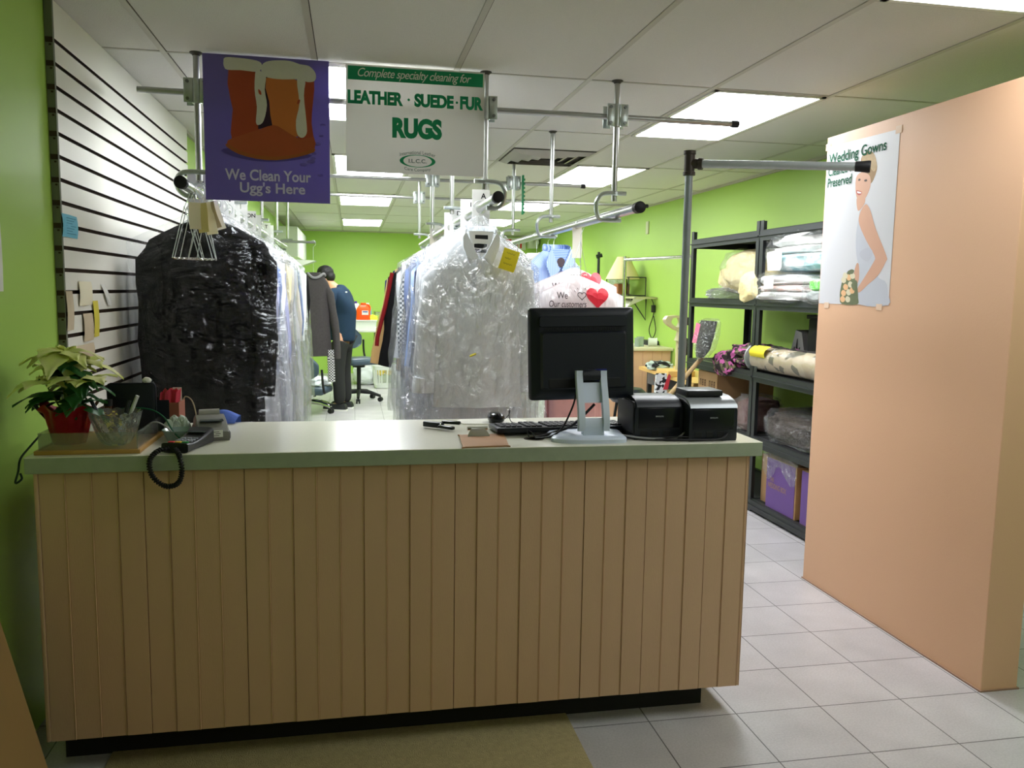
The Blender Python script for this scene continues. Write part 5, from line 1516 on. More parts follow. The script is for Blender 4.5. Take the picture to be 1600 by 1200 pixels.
# duvet bag
def folded(name, label, cat, y0, y1, z0, layers, film=True, x0=2.605, x1=3.05, group=None, seed=1, fm=None):
    t = thing(name, label, cat, ((x0 + x1) / 2, (y0 + y1) / 2, z0), 0, group)
    z = z0
    for i, (h, mm, lb) in enumerate(layers):
        m = MB(); m.blob(((x0 + x1) / 2 + .01 * (i % 2), (y0 + y1) / 2, z + h / 2), ((x1 - x0) / 2 * (1 - .03 * i), (y1 - y0) / 2 * (1 - .02 * ((i * 2) % 3)), h * .56), .10, 2.4, seed + i, 4, .55)
        obj('folded_layer', m, mm, t, 60, False, lb)
        z += h
    if film:
        m = MB(); m.blob(((x0 + x1) / 2 - .004, (y0 + y1) / 2, (z0 + z) / 2), ((x1 - x0) / 2 + .02, (y1 - y0) / 2 + .02, (z - z0) / 2 + .02), .10, 3, seed + 30, 5, .5)
        obj('plastic_bag', m, fm or FILMC, t)
    return t
DUV = mat('duvet_white', (228, 228, 226), .9, bump=.4, bscale=20)
TEAL = mat('teal_print', (150, 206, 214), .85, var=.1, scale=9, rgb2=(232, 240, 240)); BLUEPR = mat('blue_print', (90, 160, 220), .85, var=.1, scale=12, rgb2=(220, 236, 240))
STRP = mat('linen_red_lines', (226, 220, 216), .85, var=.08, scale=26, stretch=(.4, .4, 3), rgb2=(214, 176, 166))
t = folded('duvet_bag', 'clear bag of white and teal duvet covers on the near unit upper shelf', 'bedding', 4.25, 4.97, 1.60, [(.105, TEAL, 'teal and white layer'), (.045, DUV, None), (.085, DUV, None)], seed=3)
m = MB()
m.prism([(0.02, 0), (.17, .0), (.185, .02), (.18, .115), (.165, .125), (.005, .115), (0, .10)], (2.572, 4.83, 1.60), (0, -1, 0), (0, 0, 1), .003); o = obj('insert_label', m, WHITEP, t, 0)
m = MB(); m.prism([(.02, .075), (.05, .075), (.05, .09), (.02, .09)], (2.5715, 4.81, 1.605), (0, -1, 0), (0, 0, 1), -.001); obj('label_print', m, BLUEPR, o, 0)
m = MB(); m.prism([(.03, .03), (.11, .035), (.11, .05), (.03, .045)], (2.5715, 4.81, 1.605), (0, -1, 0), (0, 0, 1), -.001); obj('label_print', m, mat('label_grey', (150, 150, 146), .6), o, 0)
t = folded('linen_bag', 'clear bag of folded white linen with reddish stripes below the duvet bag', 'bedding', 4.40, 5.06, 1.415, [(.055, DUV, None), (.045, STRP, 'striped layer'), (.06, DUV, None)], x0=2.575, x1=2.98, seed=7)
m = MB(); m.prism([(0, 0), (.115, .005), (.115, .075), (.0, .07)], (2.545, 4.80, 1.485), (0, -1, 0), (0, 0, 1), .003); o = obj('insert_label', m, WHITEP, t, 0)
m = MB()
for k in range(2): m.prism([(.015, .045 - .018 * k), (.095, .047 - .018 * k), (.095, .052 - .018 * k), (.015, .05 - .018 * k)], (2.5445, 4.80, 1.485), (0, -1, 0), (0, 0, 1), -.001)
obj('label_print', m, INK, o, 0)
t = folded('towel_bag', 'small bag with a bright green and white cloth at the partition edge', 'bag', 4.20, 4.385, 1.415, [(.06, mat('grey_cloth', (160, 166, 164), .8), None), (.065, mat('bright_green_cloth', (96, 208, 60), .8, rgb2=(230, 236, 226), scale=7), 'green and white layer')], x0=2.575, x1=2.78, seed=12)
# floral garment
m = MB(); m.blob((2.80, 5.28, 1.02), (.19, .24, .085), .25, 2.5, 3, 5, .8); m.blob((2.63, 5.46, .955), (.055, .16, .085), .25, 3, 6, 4, .8); m.blob((2.88, 4.98, 1.02), (.13, .16, .07), .25, 3, 9, 4, .8)
FLOR = pattern('floral_print', (38, 24, 26), (206, 104, 170), 'blob', 38, rgb3=(108, 104, 74))
single('floral_garment', m, FLOR, 'crumpled dark floral garment with pink flowers hanging over the far shelf edge', 'garment')
# rolled rug in plastic
t = thing('rolled_rug', 'rolled patterned rug in plastic with a yellow note on the near shelving unit', 'rug', (2.68, 4.58, .943))
RUGM = pattern('rug_damask', (176, 160, 128), (96, 92, 70), 'blob', 17, rgb3=(184, 170, 140))
m = MB(); m.tube([(2.68, 4.02, 1.032), (2.68, 4.3, 1.03), (2.68, 5.06, 1.028)], .078, 40); obj('roll', m, RUGM, t)
m = MB()
sp = [(2.68 + (.012 + .0075 * k / 3) * math.cos(k * .5) , 5.063, 1.028 + (.012 + .0075 * k / 3) * math.sin(k * .5)) for k in range(0, 26)]
m = MB()
def wrap_(u, v):
    a = 2 * PI * u
    r = .088 + .004 * noise.noise(Vector((math.cos(a) * 2, math.sin(a) * 2, v * 9))) - .012 * max(0, v - .9) / .1
    return (2.68 + r * math.cos(a), 4.0 + 1.125 * v, 1.032 + r * math.sin(a))
m.grid(wrap_, 48, 40); obj('plastic_sleeve', m, plastic('sleeve_film', milk=.04, gloss=.05, bump=.35, facing=.15), t)
m = MB(); m.lathe([(.088, 0), (.093, .01), (.086, .022), (.04, .03), (.001, .03)], 36, Matrix.Translation((2.68, 5.10, 1.032)) @ Matrix.Rotation(-PI / 2, 4, 'X')); obj('sleeve_end', m, plastic('grey_film_end', milk=.55, gloss=.08, milkcol=(.42, .46, .43, 1), bump=.5), t)
m = MB()
m.grid(lambda u, v: (2.68 - .0965 * math.cos(-.55 + 1.55 * v), 5.02 - .20 * u + .02 * (1 - v), 1.032 + .0965 * math.sin(-.0 + .12 + 1.0 * v)), 6, 8)
o = obj('note', m, YELLOWP, t, 60, False, 'yellow note')
# lampshade-like grey bag, black box on the same shelf
m = MB()
prof = [(-.13, 0), (.13, 0), (.045, .26), (-.03, .275)]
m.prism(prof, (2.93, 5.03, .944), (0, -1, 0), (0, 0, 1), -.16)
t = tag(obj('printed_pouch', m, mat('pouch_grey', (150, 150, 148), .6), None, 0), 'grey tapered pouch with a dark tree print behind the rolled rug', 'pouch')
m = MB()
for a, l in ((-.9, .09), (-.5, .12), (0, .16), (.5, .12), (.9, .09), (1.4, .07), (-1.4, .07)):
    p = Vector((2.9285, 5.03, 1.0)); q = p + Vector((0, -math.sin(a) * l * .6, math.cos(a) * l))
    m.tube([p, p.lerp(q, .6), q], [.006, .012, .003], 6, flat=(1, .15))
obj('tree_print', m, mat('print_charcoal', (60, 62, 62), .7), t)
m = MB(); m.b2(2.9, 3.12, 4.62, 4.86, .944, 1.30, .01); m.b2(2.89, 3.13, 4.61, 4.87, 1.30, 1.325, .004); single('black_box', m, mat('box_black', (40, 40, 42), .6), 'black lidded box standing beside the grey pouch on the near shelving unit', 'box')
# cardboard box with marks
t = thing('cardboard_box', 'tan cardboard box with block marks under the wrapped broom on the far unit', 'box', (2.88, 5.80, .506))
m = MB(); m.b2(2.65, 3.11, 5.64, 5.975, .507, .865, .003); obj('carton', m, CARD, t, 0)
m = MB()
rnd = random.Random(3)
for r in range(2):
    for q in range(7):
        if q == 3: continue
        y = 5.945 - q * .041; z = .80 - r * .10
        m.b2(2.6488, 2.6496, y - .03, y - .022, z - .05, z); m.b2(2.6488, 2.6496, y - .012, y - .004, z - .05, z)
        for k in range(1 + rnd.randrange(3)): m.b2(2.6488, 2.6496, y - .03, y - .004, z - .01 - .02 * k, z - .003 - .02 * k)
obj('block_marks', m, mat('stamp_brown', (92, 68, 44), .8), t, 0)
m = MB(); m.blob((2.74, 5.77, .872), (.05, .12, .008), .3, 4, 4, 3, .8); obj('tape_flap', m, FILM, t)
# wrapped things lower
def wrapped(name, label, cat, c, d, col, seed, fm=None, zb=None):
    t = thing(name, label, cat, (c[0], c[1], c[2] - d[2]))
    m = MB(); m.blob(c, d, .12, 2.2, seed, 5, .55, flatb=-.95); obj('cloth', m, col, t)
    m = MB(); m.blob((c[0] - .006, c[1], c[2] + .008), (d[0] + .018, d[1] + .018, d[2] + .018), .16, 3.2, seed + 20, 5, .55, flatb=-.92); obj('plastic_bag', m, fm or FILMX, t)
FILMX = plastic('crinkled_film', milk=.012, gloss=.10, bump=1.0, rough=.12, stretch=(8, 8, 8), facing=.15, depth=.10)
wrapped('comforter_bag', 'dark brown comforter in crinkled plastic on the near unit third shelf', 'bedding', (2.84, 4.58, .61), (.20, .36, .10), mat('dark_brown_cloth', (58, 48, 42), .9, bump=.4, bscale=15), 5)
wrapped('clothing_bag', 'reddish brown bundle in crinkled plastic at the shelving post beside the printer', 'bag', (2.76, 5.19, .625), (.13, .11, .115), mat('red_brown_cloth', (112, 82, 78), .9, bump=.4, bscale=15), 15)
m = MB(); m.b2(2.80, 3.10, 4.90, 5.0, .51, .70, .004); single('dark_carton', m, mat('carton_dark', (92, 70, 50), .8), 'brown carton edge behind the dark comforter bag', 'box')
# gown boxes on the bottom shelf
PURP = mat('box_purple', (104, 74, 138), .6, var=.05, scale=6)
def gown_box(y0, y1, label, first):
    t = thing('gown_box', label, 'box', (2.86, (y0 + y1) / 2, .083), 0, 'purple gown boxes on the bottom shelf')
    m = MB(); m.b2(2.64, 3.10, y0, y1, .082, .41, .003); obj('carton', m, CARD, t, 0)
    m = MB(); m.b2(2.6375, 2.6397, y0 + .012, y1 - .004, .086, .408); obj('purple_face', m, PURP, t, 0)
    if first:
        m = MB()
        text(m, 'THE', (2.637, y1 - .075, .275), (0, -1, 0), (0, 0, 1), width=.05, height=.028, bold=.02)
        text(m, 'WEDDING BOX', (2.637, (y0 + y1) / 2 + .04, .235), (0, -1, 0), (0, 0, 1), width=.23, height=.034, bold=.02)
        obj('lettering', m, mat('gold_print', (150, 116, 108), .5), t, 0)
        m = MB()
        m.grid(lambda u, v: (2.632 - .012 * noise.noise(Vector((u * 7, v * 5, 1))) - .006, y1 + .03 - (y1 - y0 + .05) * u, .445 - .12 * v - .05 * v * math.sin(u * 9) + .02 * noise.noise(Vector((u * 6, 3, v * 4)))), 30, 14)
        m.grid(lambda u, v: (2.63 + .35 * v, y1 + .03 - (y1 - y0 + .05) * u, .445 + .03 * noise.noise(Vector((u * 8, v * 8, 2)))), 30, 20)
        obj('plastic_cover', m, FILM, t)
gown_box(4.46, 4.82, 'purple box with faint lettering under crumpled plastic on the bottom shelf', True)
gown_box(4.04, 4.40, 'second purple box, half hidden by the peach partition on the bottom shelf', False)
m = MB(); m.b2(2.68, 3.08, 4.855, 4.965, .082, .40, .003); single('carton', m, CARD, 'narrow brown carton left of the lettered purple box', 'box')
# wrapped broom leaning on the shelf edge
t = thing('wrapped_broom', 'broom with wooden stick, its black head wrapped in plastic with a pink slip', 'broom', (1.62, 5.55, 0))
a, b = Vector((1.62, 5.55, .012)), Vector((2.52, 5.63, .985))
m = MB(); m.tube([a, b], .0165, 12); obj('stick', m, mat('raw_wood', (176, 150, 106), .7, var=.12, scale=10), t)
m = MB()
hd = [(2.515, 5.61, .99, .05, .02), (2.53, 5.60, 1.05, .105, .03), (2.545, 5.60, 1.14, .125, .035), (2.56, 5.60, 1.22, .13, .035), (2.57, 5.60, 1.255, .125, .03)]
m.loft([[Vector((x - .03 + r2 * math.cos(q) * 1.0, y + r1 * math.sin(q) - .02, z)) for q in [2 * PI * k / 20 for k in range(20)]] for x, y, z, r1, r2 in hd]); obj('head', m, mat('broom_black', (30, 30, 32), .7, bump=.5, bscale=120), t)
m = MB()
hd = [(2.515, 5.61, .965, .018, .018), (2.52, 5.60, .985, .07, .03), (2.535, 5.60, 1.06, .15, .05), (2.55, 5.59, 1.16, .17, .055), (2.565, 5.59, 1.25, .165, .045), (2.575, 5.57, 1.275, .10, .02)]
m.loft([[Vector((x - .03 + r2 * math.cos(q) * (1 + .12 * math.sin(q * 7 + i)), y + r1 * math.sin(q) * (1 + .05 * math.sin(q * 9 + 2 * i)) - .03, z)) for q in [2 * PI * k / 40 for k in range(40)]] for i, (x, y, z, r1, r2) in enumerate(hd)])
obj('plastic_wrap', m, FILMX, t)
m = MB(); m.prism([(0, 0), (.075, .0), (.105, .14), (.03, .15)], (2.468, 5.70, 1.09), (0, -1, 0), (.1, 0, 1), .0015); obj('slip', m, PINKP, t, 0, False, 'pink slip')

# ------------------------------------------------------------------ right rear: rack, counter, sewing table, lamp shelf
t = thing('garment_rack', 'chrome rolling garment rack with empty bar before the right green wall', 'garment rack', (2.635, 6.9, 0))
pa, pb = Vector((2.6, 7.68, 0)), Vector((2.68, 6.24, 0))
for p, h in ((pa, 1.80), (pb, 1.83)):
    m = MB(); m.tube([p + Vector((0, 0, .06)), p + Vector((0, 0, h))], .0165, 14); obj('upright', m, CHROME, t)
    m = MB(); m.tube([p + Vector((-.12, 0, .06)), p + Vector((.12, 0, .06))], .0125, 10)
    o = obj('foot_bar', m, CHROME, t)
    for s in (-.12, .12):
        m = MB(); m.tube([p + Vector((s - .01, 0, .027)), p + Vector((s + .01, 0, .027))], .026, 16); obj('caster', m, RUBBER, o)
m = MB(); m.tube([pa + Vector((0, 0, 1.765)), pb + Vector((0, 0, 1.745))], .0155, 14); obj('hanging_bar', m, CHROME, t)
m = MB(); m.tube([pa + Vector((0, 0, .5)), pa + Vector((0, 0, .56))], .026, 12); obj('height_clamp', m, RUBBER, t)
t = thing('work_counter', 'small peach beadboard counter with pale top before the right green wall', 'counter', (2.85, 8.3, 0))
m = MB(); m.b2(2.40, 3.238, 7.94, 8.72, .862, .892, .003); obj('countertop', m, mat('cream_laminate', (226, 216, 184), .4), t)
m = MB(); prof = []
x = 2.42; i = 0
while x < 3.2:
    prof += [(x + .003, 7.965), (x + .097, 7.965), (x + .1, 7.97)]; x += .1
m.v = [Vector((p[0], p[1], z)) for z in (.08, .862) for p in prof]; n = len(prof)
m.f = [[k, k + 1, n + k + 1, n + k] for k in range(n - 1)]; m.mi = [0] * len(m.f)
m.b2(2.42, 3.2, 7.975, 7.99, .08, .862)
obj('front_panel', m, PEACH, t, 0)
m = MB(); m.b2(2.42, 2.45, 7.99, 8.7, 0, .862); obj('side_panel', m, PEACH, t, 0)
m = MB(); m.b2(2.45, 3.2, 8.02, 8.7, 0, .08); obj('toe_kick', m, INK, t, 0)
for i, (x, y, r, h, lie, cm, lb) in enumerate(((2.92, 8.15, .032, .09, False, mat('jar_clear', (190, 205, 196), .15, trans=.5), 'clear jar on the small peach counter'), (2.97, 8.2, .04, .1, False, mat('jar_clear', (190, 205, 196), .15, trans=.5), 'wider clear jar beside the lying spool'),
                                        (3.06, 8.2, .045, .09, True, mat('spool_white', (228, 232, 222), .5), 'white spool lying on the small peach counter'))):
    m = MB(); Mx = Matrix.Translation((x, y, .893 + (r if lie else 0)))
    if lie: Mx = Mx @ Matrix.Rotation(PI / 2, 4, 'Y') @ Matrix.Rotation(.3, 4, 'X')
    m.lathe([(.001, 0), (r, 0), (r, h * .1), (r * .93, h * .15), (r * .93, h * .85), (r, h * .9), (r, h), (r * .5, h), (r * .5, h * .95), (.001, h * .95)], 24, Mx); single('jar' if not lie else 'thread_spool', m, cm, lb, 'jar' if not lie else 'spool')
# sewing table and machine
t = thing('sewing_table', 'tan topped sewing table with grey drawer beside the chrome rack', 'table', (2.95, 6.95, 0))
m = MB(); m.prism([(2.72, 6.22), (3.2, 6.22), (3.22, 7.75), (2.79, 7.72)], (0, 0, .695), (1, 0, 0), (0, 1, 0), .03); obj('tabletop', m, mat('table_tan', (222, 180, 108), .5, var=.06, scale=4), t, 0)
for x, y in ((2.80, 6.3), (3.15, 6.3), (2.86, 7.6), (3.15, 7.6)):
    m = MB(); m.b2(x - .02, x + .02, y - .02, y + .02, 0, .695); obj('leg', m, DARKMET, t, 0)
m = MB(); m.b2(2.80, 3.05, 7.0, 7.5, .58, .694, .006); d = obj('drawer', m, mat('drawer_grey', (96, 98, 100), .5), t)
m = MB(); m.b2(2.792, 2.80, 7.2, 7.3, .62, .66, .002); obj('handle', m, mat('drawer_red_brown', (120, 66, 50), .6), d)
m = MB(); m.b2(2.86, 3.06, 6.4, 6.75, .42, .694, .02); obj('motor', m, INK, t)
t = thing('sewing_machine', 'cream industrial sewing machine head on the tan sewing table', 'sewing machine', (2.84, 6.75, .725))
SEW = mat('machine_cream', (206, 198, 152), .4, var=.04)
m = MB()
outer = [(2.70, 1.22), (2.72, 1.25), (2.80, 1.258), (2.885, 1.252), (2.90, 1.2), (2.885, 1.14), (2.865, 1.11), (2.80, 1.13), (2.74, 1.165), (2.71, 1.19)]
inner = [(2.755, 1.205), (2.77, 1.232), (2.80, 1.238), (2.83, 1.235), (2.845, 1.2), (2.835, 1.165), (2.82, 1.152), (2.80, 1.157), (2.77, 1.177), (2.757, 1.19)]
n = len(outer)
for pts in (0,):
    vs = []
    for yy in (6.83, 6.90):
        vs += [Vector((p[0], yy, p[1])) for p in outer] + [Vector((p[0], yy, p[1])) for p in inner]
    fs = []
    for i in range(n):
        j = (i + 1) % n
        fs += [[i, j, n + j, n + i], [2 * n + i, 3 * n + i, 3 * n + j, 2 * n + j], [i, 2 * n + i, 2 * n + j, j], [n + i, n + j, 3 * n + j, 3 * n + i]]
    m.add(vs, fs)
obj('arm', m, SEW, t, 40)
m = MB(); m.tube([(2.86, 6.865, 1.13), (2.85, 6.865, 1.07), (2.845, 6.865, 1.03)], [.035, .034, .045], 16); m.tube([(2.845, 6.865, 1.03), (2.845, 6.865, .77)], .025, 14); obj('column', m, SEW, t)
m = MB(); m.b2(2.70, 2.95, 6.72, 7.0, .726, .775, .004); obj('bed', m, mat('table_tan', (222, 180, 108), .5), t)
m = MB(); m.tube([(2.885, 6.86, 1.205), (2.93, 6.86, 1.205)], .035, 16); obj('hand_wheel', m, RUBBER, t)
m = MB(); m.blob((2.88, 6.83, .98), (.045, .05, .075), .3, 3, 5, 4, .8); m.tube([(2.87, 6.82, .93), (2.88, 6.82, .78)], .02, 8); obj('cloth_cover', m, INK, t)
m = MB(); m.blob((2.86, 7.35, .765), (.12, .10, .045), .3, 3, 8, 4, .8); single('fabric_bundle', m, pattern('zebra_cloth', (176, 190, 180), (40, 44, 46), 'blob', 16, rgb3=(190, 200, 192)), 'grey and black patterned cloth bundle on the sewing table', 'cloth')
t = thing('shopping_bag', 'white and black patterned paper bag with red corner under the sewing table edge', 'bag', (2.47, 6.3, 0))
m = MB(); m.loft([[Vector((2.47 + dx * sx, 6.3 + dy * sy, z)) for dx, dy in ((-.05, -.03), (.05, -.03), (.05, .03), (-.05, .03))] for z, sx, sy in ((.004, 1, 1), (.55, 1, 1), (.80, .9, .3))]); obj('body', m, pattern('bag_black_white', (226, 228, 230), (28, 28, 30), 'blob', 42, rgb3=(222, 224, 226)), t, 0)
m = MB(); m.prism([(0, 0), (.04, .0), (.07, .11), (.05, .13)], (2.48, 6.27, .67), (1, 0, 0), (0, .12, 1), -.003); obj('red_corner', m, mat('bag_red', (200, 60, 70), .6), t, 0)
t = thing('stool', 'black round stool just showing behind the left printer', 'stool', (2.12, 6.1, 0))
m = MB(); m.lathe([(.001, .60), (.12, .60), (.15, .63), (.15, .67), (.11, .705), (.001, .71)], 28, Matrix.Translation((2.12, 6.1, 0))); obj('seat', m, BLACKPL, t)
for k in range(4):
    q = PI / 4 + k * PI / 2
    m = MB(); m.tube([(2.12 + .09 * math.cos(q), 6.1 + .09 * math.sin(q), .61), (2.12 + .17 * math.cos(q), 6.1 + .17 * math.sin(q), .004)], .012, 8); obj('leg', m, DARKMET, t)
# wall shelf with lamp, box, wire basket, sheet and cable
t = thing('lamp_shelf', 'small shelf with hanging paper on the right green wall', 'shelf', (3.12, 9.0, 1.36))
m = MB(); m.b2(3.0, 3.239, 8.45, 9.55, 1.385, 1.405, .002); obj('board', m, mat('shelf_cream', (190, 190, 140), .6), t)
for y in (8.75, 9.3):
    m = MB(); m.tube([(3.22, y, 1.385), (3.22, y, 1.15), (3.05, y, 1.385)], .008, 6); obj('bracket', m, DARKMET, t)
m = MB()
for o_ in (0, .001): m.grid(lambda u, v: (2.985 + .24 * u - .02 * v, 8.46 + .72 * v - .03 * u, 1.409 - .16 * (1 - u) * max(0, math.sin(v * PI)) * .9 - .004 * v + o_), 8, 10)
single('paper_sheet', m, WHITEP, 'white sheet drooping over the wall shelf edge below the lamp', 'paper')
t = thing('table_lamp', 'table lamp with cream cone shade on the wall shelf', 'lamp', (3.08, 8.98, 1.41))
m = MB()
sh = [(.078, 1.85), (.215, 1.60)]
m.loft([[Vector((3.02 + r * math.cos(q) * .9, 8.98 + r * math.sin(q), z)) for q in [2 * PI * k / 40 for k in range(40)]] for r, z in sh] + [[Vector((3.02 + (r - .004) * math.cos(q) * .9, 8.98 + (r - .004) * math.sin(q), z)) for q in [2 * PI * k / 40 for k in range(40)]] for r, z in sh[::-1]], cap0=False, cap1=False)
obj('lamp_shade', m, mat('shade_cream', (226, 210, 160), .8, var=.03), t, 60)
m = MB(); m.lathe([(.001, 1.412), (.075, 1.412), (.075, 1.425), (.02, 1.44), (.014, 1.5), (.022, 1.54), (.012, 1.6), (.01, 1.72), (.001, 1.72)], 20, Matrix.Translation((3.06, 8.98, 0))); obj('base', m, mat('lamp_brown', (70, 44, 28), .4), t)
m = MB(); m.b2(3.02, 3.16, 9.14, 9.34, 1.41, 1.55, .003); single('wooden_box', m, mat('crate_brown', (170, 110, 66), .6, var=.2, scale=9), 'brown box beside the lamp on the wall shelf', 'box')
t = thing('wire_basket', 'dark wire basket standing behind the lamp on the wall shelf', 'basket', (3.10, 8.98, 1.41))
m = MB()
for z in (1.42, 1.62): m.tube([(3.0, 8.72, z), (3.2, 8.72, z), (3.2, 9.52, z), (3.0, 9.52, z), (3.0, 8.72, z)], .006, 6)
for x in (3.0, 3.2):
    for y in (8.72, 9.52): m.tube([(x, y, 1.41), (x, y, 1.62)], .006, 6)
obj('wire_frame', m, DARKMET, t)
m = MB(); m.blob((3.08, 9.36, 1.63), (.10, .14, .10), .2, 3, 4, 4, .8); single('plastic_bundle', m, plastic('pale_film', milk=.4, gloss=.12, milkcol=(.75, .85, .8, 1), bump=.9), 'clear plastic bundle resting in the wire basket beside the lamp', 'plastic')
m = MB(); m.tube(curve_pts([(3.20, 8.55, 1.40), (3.215, 8.50, 1.33), (3.22, 8.50, 1.22), (3.22, 8.62, 1.05), (3.22, 8.52, .96), (3.22, 8.42, 1.05), (3.22, 8.49, 1.2)], 6), .005, 6); m.b2(3.2, 3.23, 8.47, 8.53, 1.24, 1.32, .004)
single('cable', m, RUBBER, 'black lamp cable hanging in a loop on the right green wall', 'cable')
m = MB(); m.b2(3.12, 3.235, 8.35, 8.62, .90, .94, .004); m.b2(3.11, 3.238, 8.33, 8.64, .893, .90); single('tape_recorder', m, BLACKPL, 'flat black device on the small counter below the cable loop', 'device')
m = MB(); m.tube([(3.10, 10.2, 1.25), (3.10, 10.2, 1.96)], .018, 10); m.tube([(3.07, 10.2, 1.9), (3.14, 10.2, 1.92)], .026, 10); m.lathe([(.11, 0), (.11, .02), (.03, .04), (.02, 1.25)], 20, Matrix.Translation((3.10, 10.2, 0)))
single('coat_stand', m, DARKMET, 'dark stand post beyond the printed covers at the right green wall', 'stand')
m = MB(); m.b2(XR - .012, XR - .0005, 8.78, 8.86, 2.10, 2.24, .003); single('wall_plate', m, mat('plate_cream', (210, 214, 176), .5), 'small blank plate high on the right green wall', 'plate')
# exit sign
t = thing('exit_sign', 'white exit sign with red letters on the back wall', 'exit sign', (2.80, 14.26, 2.17))
m = MB(); m.b2(2.60, 3.0, 14.27, 14.298, 2.165, 2.375, .005); obj('housing', m, mat('exit_white', (214, 218, 196), .5), t)
m = MB(); text(m, 'EXIT', (2.80, 14.2695, 2.27), *FX, width=.33, height=.15, bold=.05); obj('lettering', m, mat('exit_red', (220, 40, 40), .5), t, 0)
m = MB(); m.b2(3.02, 3.2, 14.15, 14.299, 2.19, 2.36, .02)
for x in (3.06, 3.16): m.tube([(x, 14.15, 2.30), (x, 14.11, 2.29)], [.035, .045], 16)
single('emergency_light', m, mat('exit_white', (214, 218, 196), .5), 'pale emergency light beside the exit sign', 'emergency light')

# ------------------------------------------------------------------ back of the shop
m = MB(); m.b2(-1.018, -.72, 11.6, 13.75, 1.865, 2.27, .004)
t = tag(obj('wall_cabinet', m, mat('cabinet_white', (222, 224, 220), .4), None, 0), 'white wall cabinet high on the left green wall at the back', 'cabinet')
for i in range(3):
    m = MB(); m.b2(-.722, -.715, 11.62 + i * .71, 12.31 + i * .71, 1.88, 2.255, .003); obj('door', m, MATS['cabinet_white'], t)
m = MB(); m.prism([(-1.0, 1.80), (-.44, 1.785), (-.47, 1.77), (-.6, 1.72), (-1.0, 1.74)], (0, 10.5, 0), (1, 0, 0), (0, 0, 1), -.4); single('range_hood', m, mat('hood_white', (214, 216, 210), .4), 'white sloping hood shelf below the wall cabinet', 'hood')
def chair(name, loc, rz, label, arms, low=0.0):
    t = thing(name, label, 'chair', loc, rz, 'office chairs at the back')
    VIN = mat('vinyl_slate', (72, 88, 102), .35, var=.06)
    L = MB(); L.box((0, 0, .52 - low), (.46, .44, .085), None, .035); obj('seat', L, VIN, t, 50, True)
    L = MB()
    def back(u, v):
        a = (u - .5) * 1.5
        w = 1 - .25 * (2 * v - 1) ** 4
        return Vector((.27 * math.sin(a) * w, .25 - .10 * (1 - math.cos(a)) * 1.2, .66 - low + .28 * v - .10 * (abs(2 * u - 1) ** 3) * (v - .3)))
    L.grid(back, 16, 10)
    L2 = MB(); L2.v = [p + Vector((0, .05, 0)) for p in L.v]; L2.f = [list(q) for q in L.f]
    n0 = len(L.v); L.add(L2.v, L2.f)
    ed = [i for i in range(17)] + [17 * j + 16 for j in range(1, 11)] + [17 * 10 + i for i in range(15, -1, -1)] + [17 * j for j in range(9, 0, -1)]
    L.f += [[ed[k], ed[(k + 1) % len(ed)], n0 + ed[(k + 1) % len(ed)], n0 + ed[k]] for k in range(len(ed))]; L.mi += [0] * len(ed)
    obj('backrest', L, VIN, t, 60, True)
    L = MB()
    for s in (-1, 1): L.tube(curve_pts([(s * .20, .05, .49 - low), (s * .235, .2, .52 - low), (s * .235, .25, .62 - low), (s * .22, .235, .78 - low)], 4), .014, 8)
    obj('back_support', L, RUBBER, t, 50, True)
    L = MB(); L.tube([(0, 0, .48 - low), (0, 0, .12)], .027, 14); L.tube([(0, 0, .48 - low), (0, 0, .44 - low)], .08, 16); obj('gas_column', L, INK, t, 50, True)
    for k in range(5):
        q = k * 2 * PI / 5 + .35
        L = MB(); L.tube([(0, 0, .13), (.16 * math.cos(q), .16 * math.sin(q), .115), (.29 * math.cos(q), .29 * math.sin(q), .075)], [.03, .024, .018], 8); o = obj('base_arm', L, CHROME if arms else INK, t, 50, True)
        L = MB()
        for s in (-1, 1):
            c = Vector((.29 * math.cos(q), .29 * math.sin(q), .031)); d = Vector((-math.sin(q), math.cos(q), 0))
            L.tube([c + d * s * .008, c + d * s * .026], .03, 14)
        L.tube([(.29 * math.cos(q), .29 * math.sin(q), .03), (.29 * math.cos(q), .29 * math.sin(q), .08)], .008, 8)
        obj('caster', L, RUBBER, o, 50, True)
chair('office_chair', (.08, 10.75, 0), .55, 'slate vinyl office chair with curved back right of the person', False)
chair('office_chair', (-.50, 9.80, 0), 2.9, 'slate blue office chair partly behind the bagged clothes left of the person', True, .255)
m = MB(); m.blob((-.44, 9.88, .355), (.19, .18, .06), .3, 2.5, 4, 4, .8); single('laundry_cloth', m, F_WHITE, 'white cloth heap on the seat of the slate blue chair', 'cloth')
# utility table, bin, bottles
t = thing('utility_table', 'white topped table holding the detergent bottles at the back wall', 'table', (.2, 12.75, 0))
m = MB(); m.b2(-.25, .40, 12.45, 13.05, .80, .835, .004); obj('tabletop', m, mat('table_white', (214, 214, 208), .5), t)
for x in (-.21, .36):
    for y in (12.5, 13.0):
        m = MB(); m.b2(x - .02, x + .02, y - .02, y + .02, 0, .80); obj('leg', m, DARKMET, t, 0)
t = thing('storage_bin', 'clear white plastic bin under the detergent bottles', 'bin', (.19, 12.65, .835))
m = MB(); m.loft([rect_ for rect_ in [[Vector((.19 + dx * s, 12.68 + dy * s, z)) for dx, dy in ((-.17, -.16), (.17, -.16), (.17, .16), (-.17, .16))] for z, s in ((.836, .92), (.965, 1))]]); obj('tub', m, mat('bin_white', (220, 224, 218), .4), t, 0)
m = MB(); m.b2(.01, .37, 12.51, 12.85, .962, .98, .006); obj('lid', m, mat('bin_lid', (204, 208, 202), .4), t)
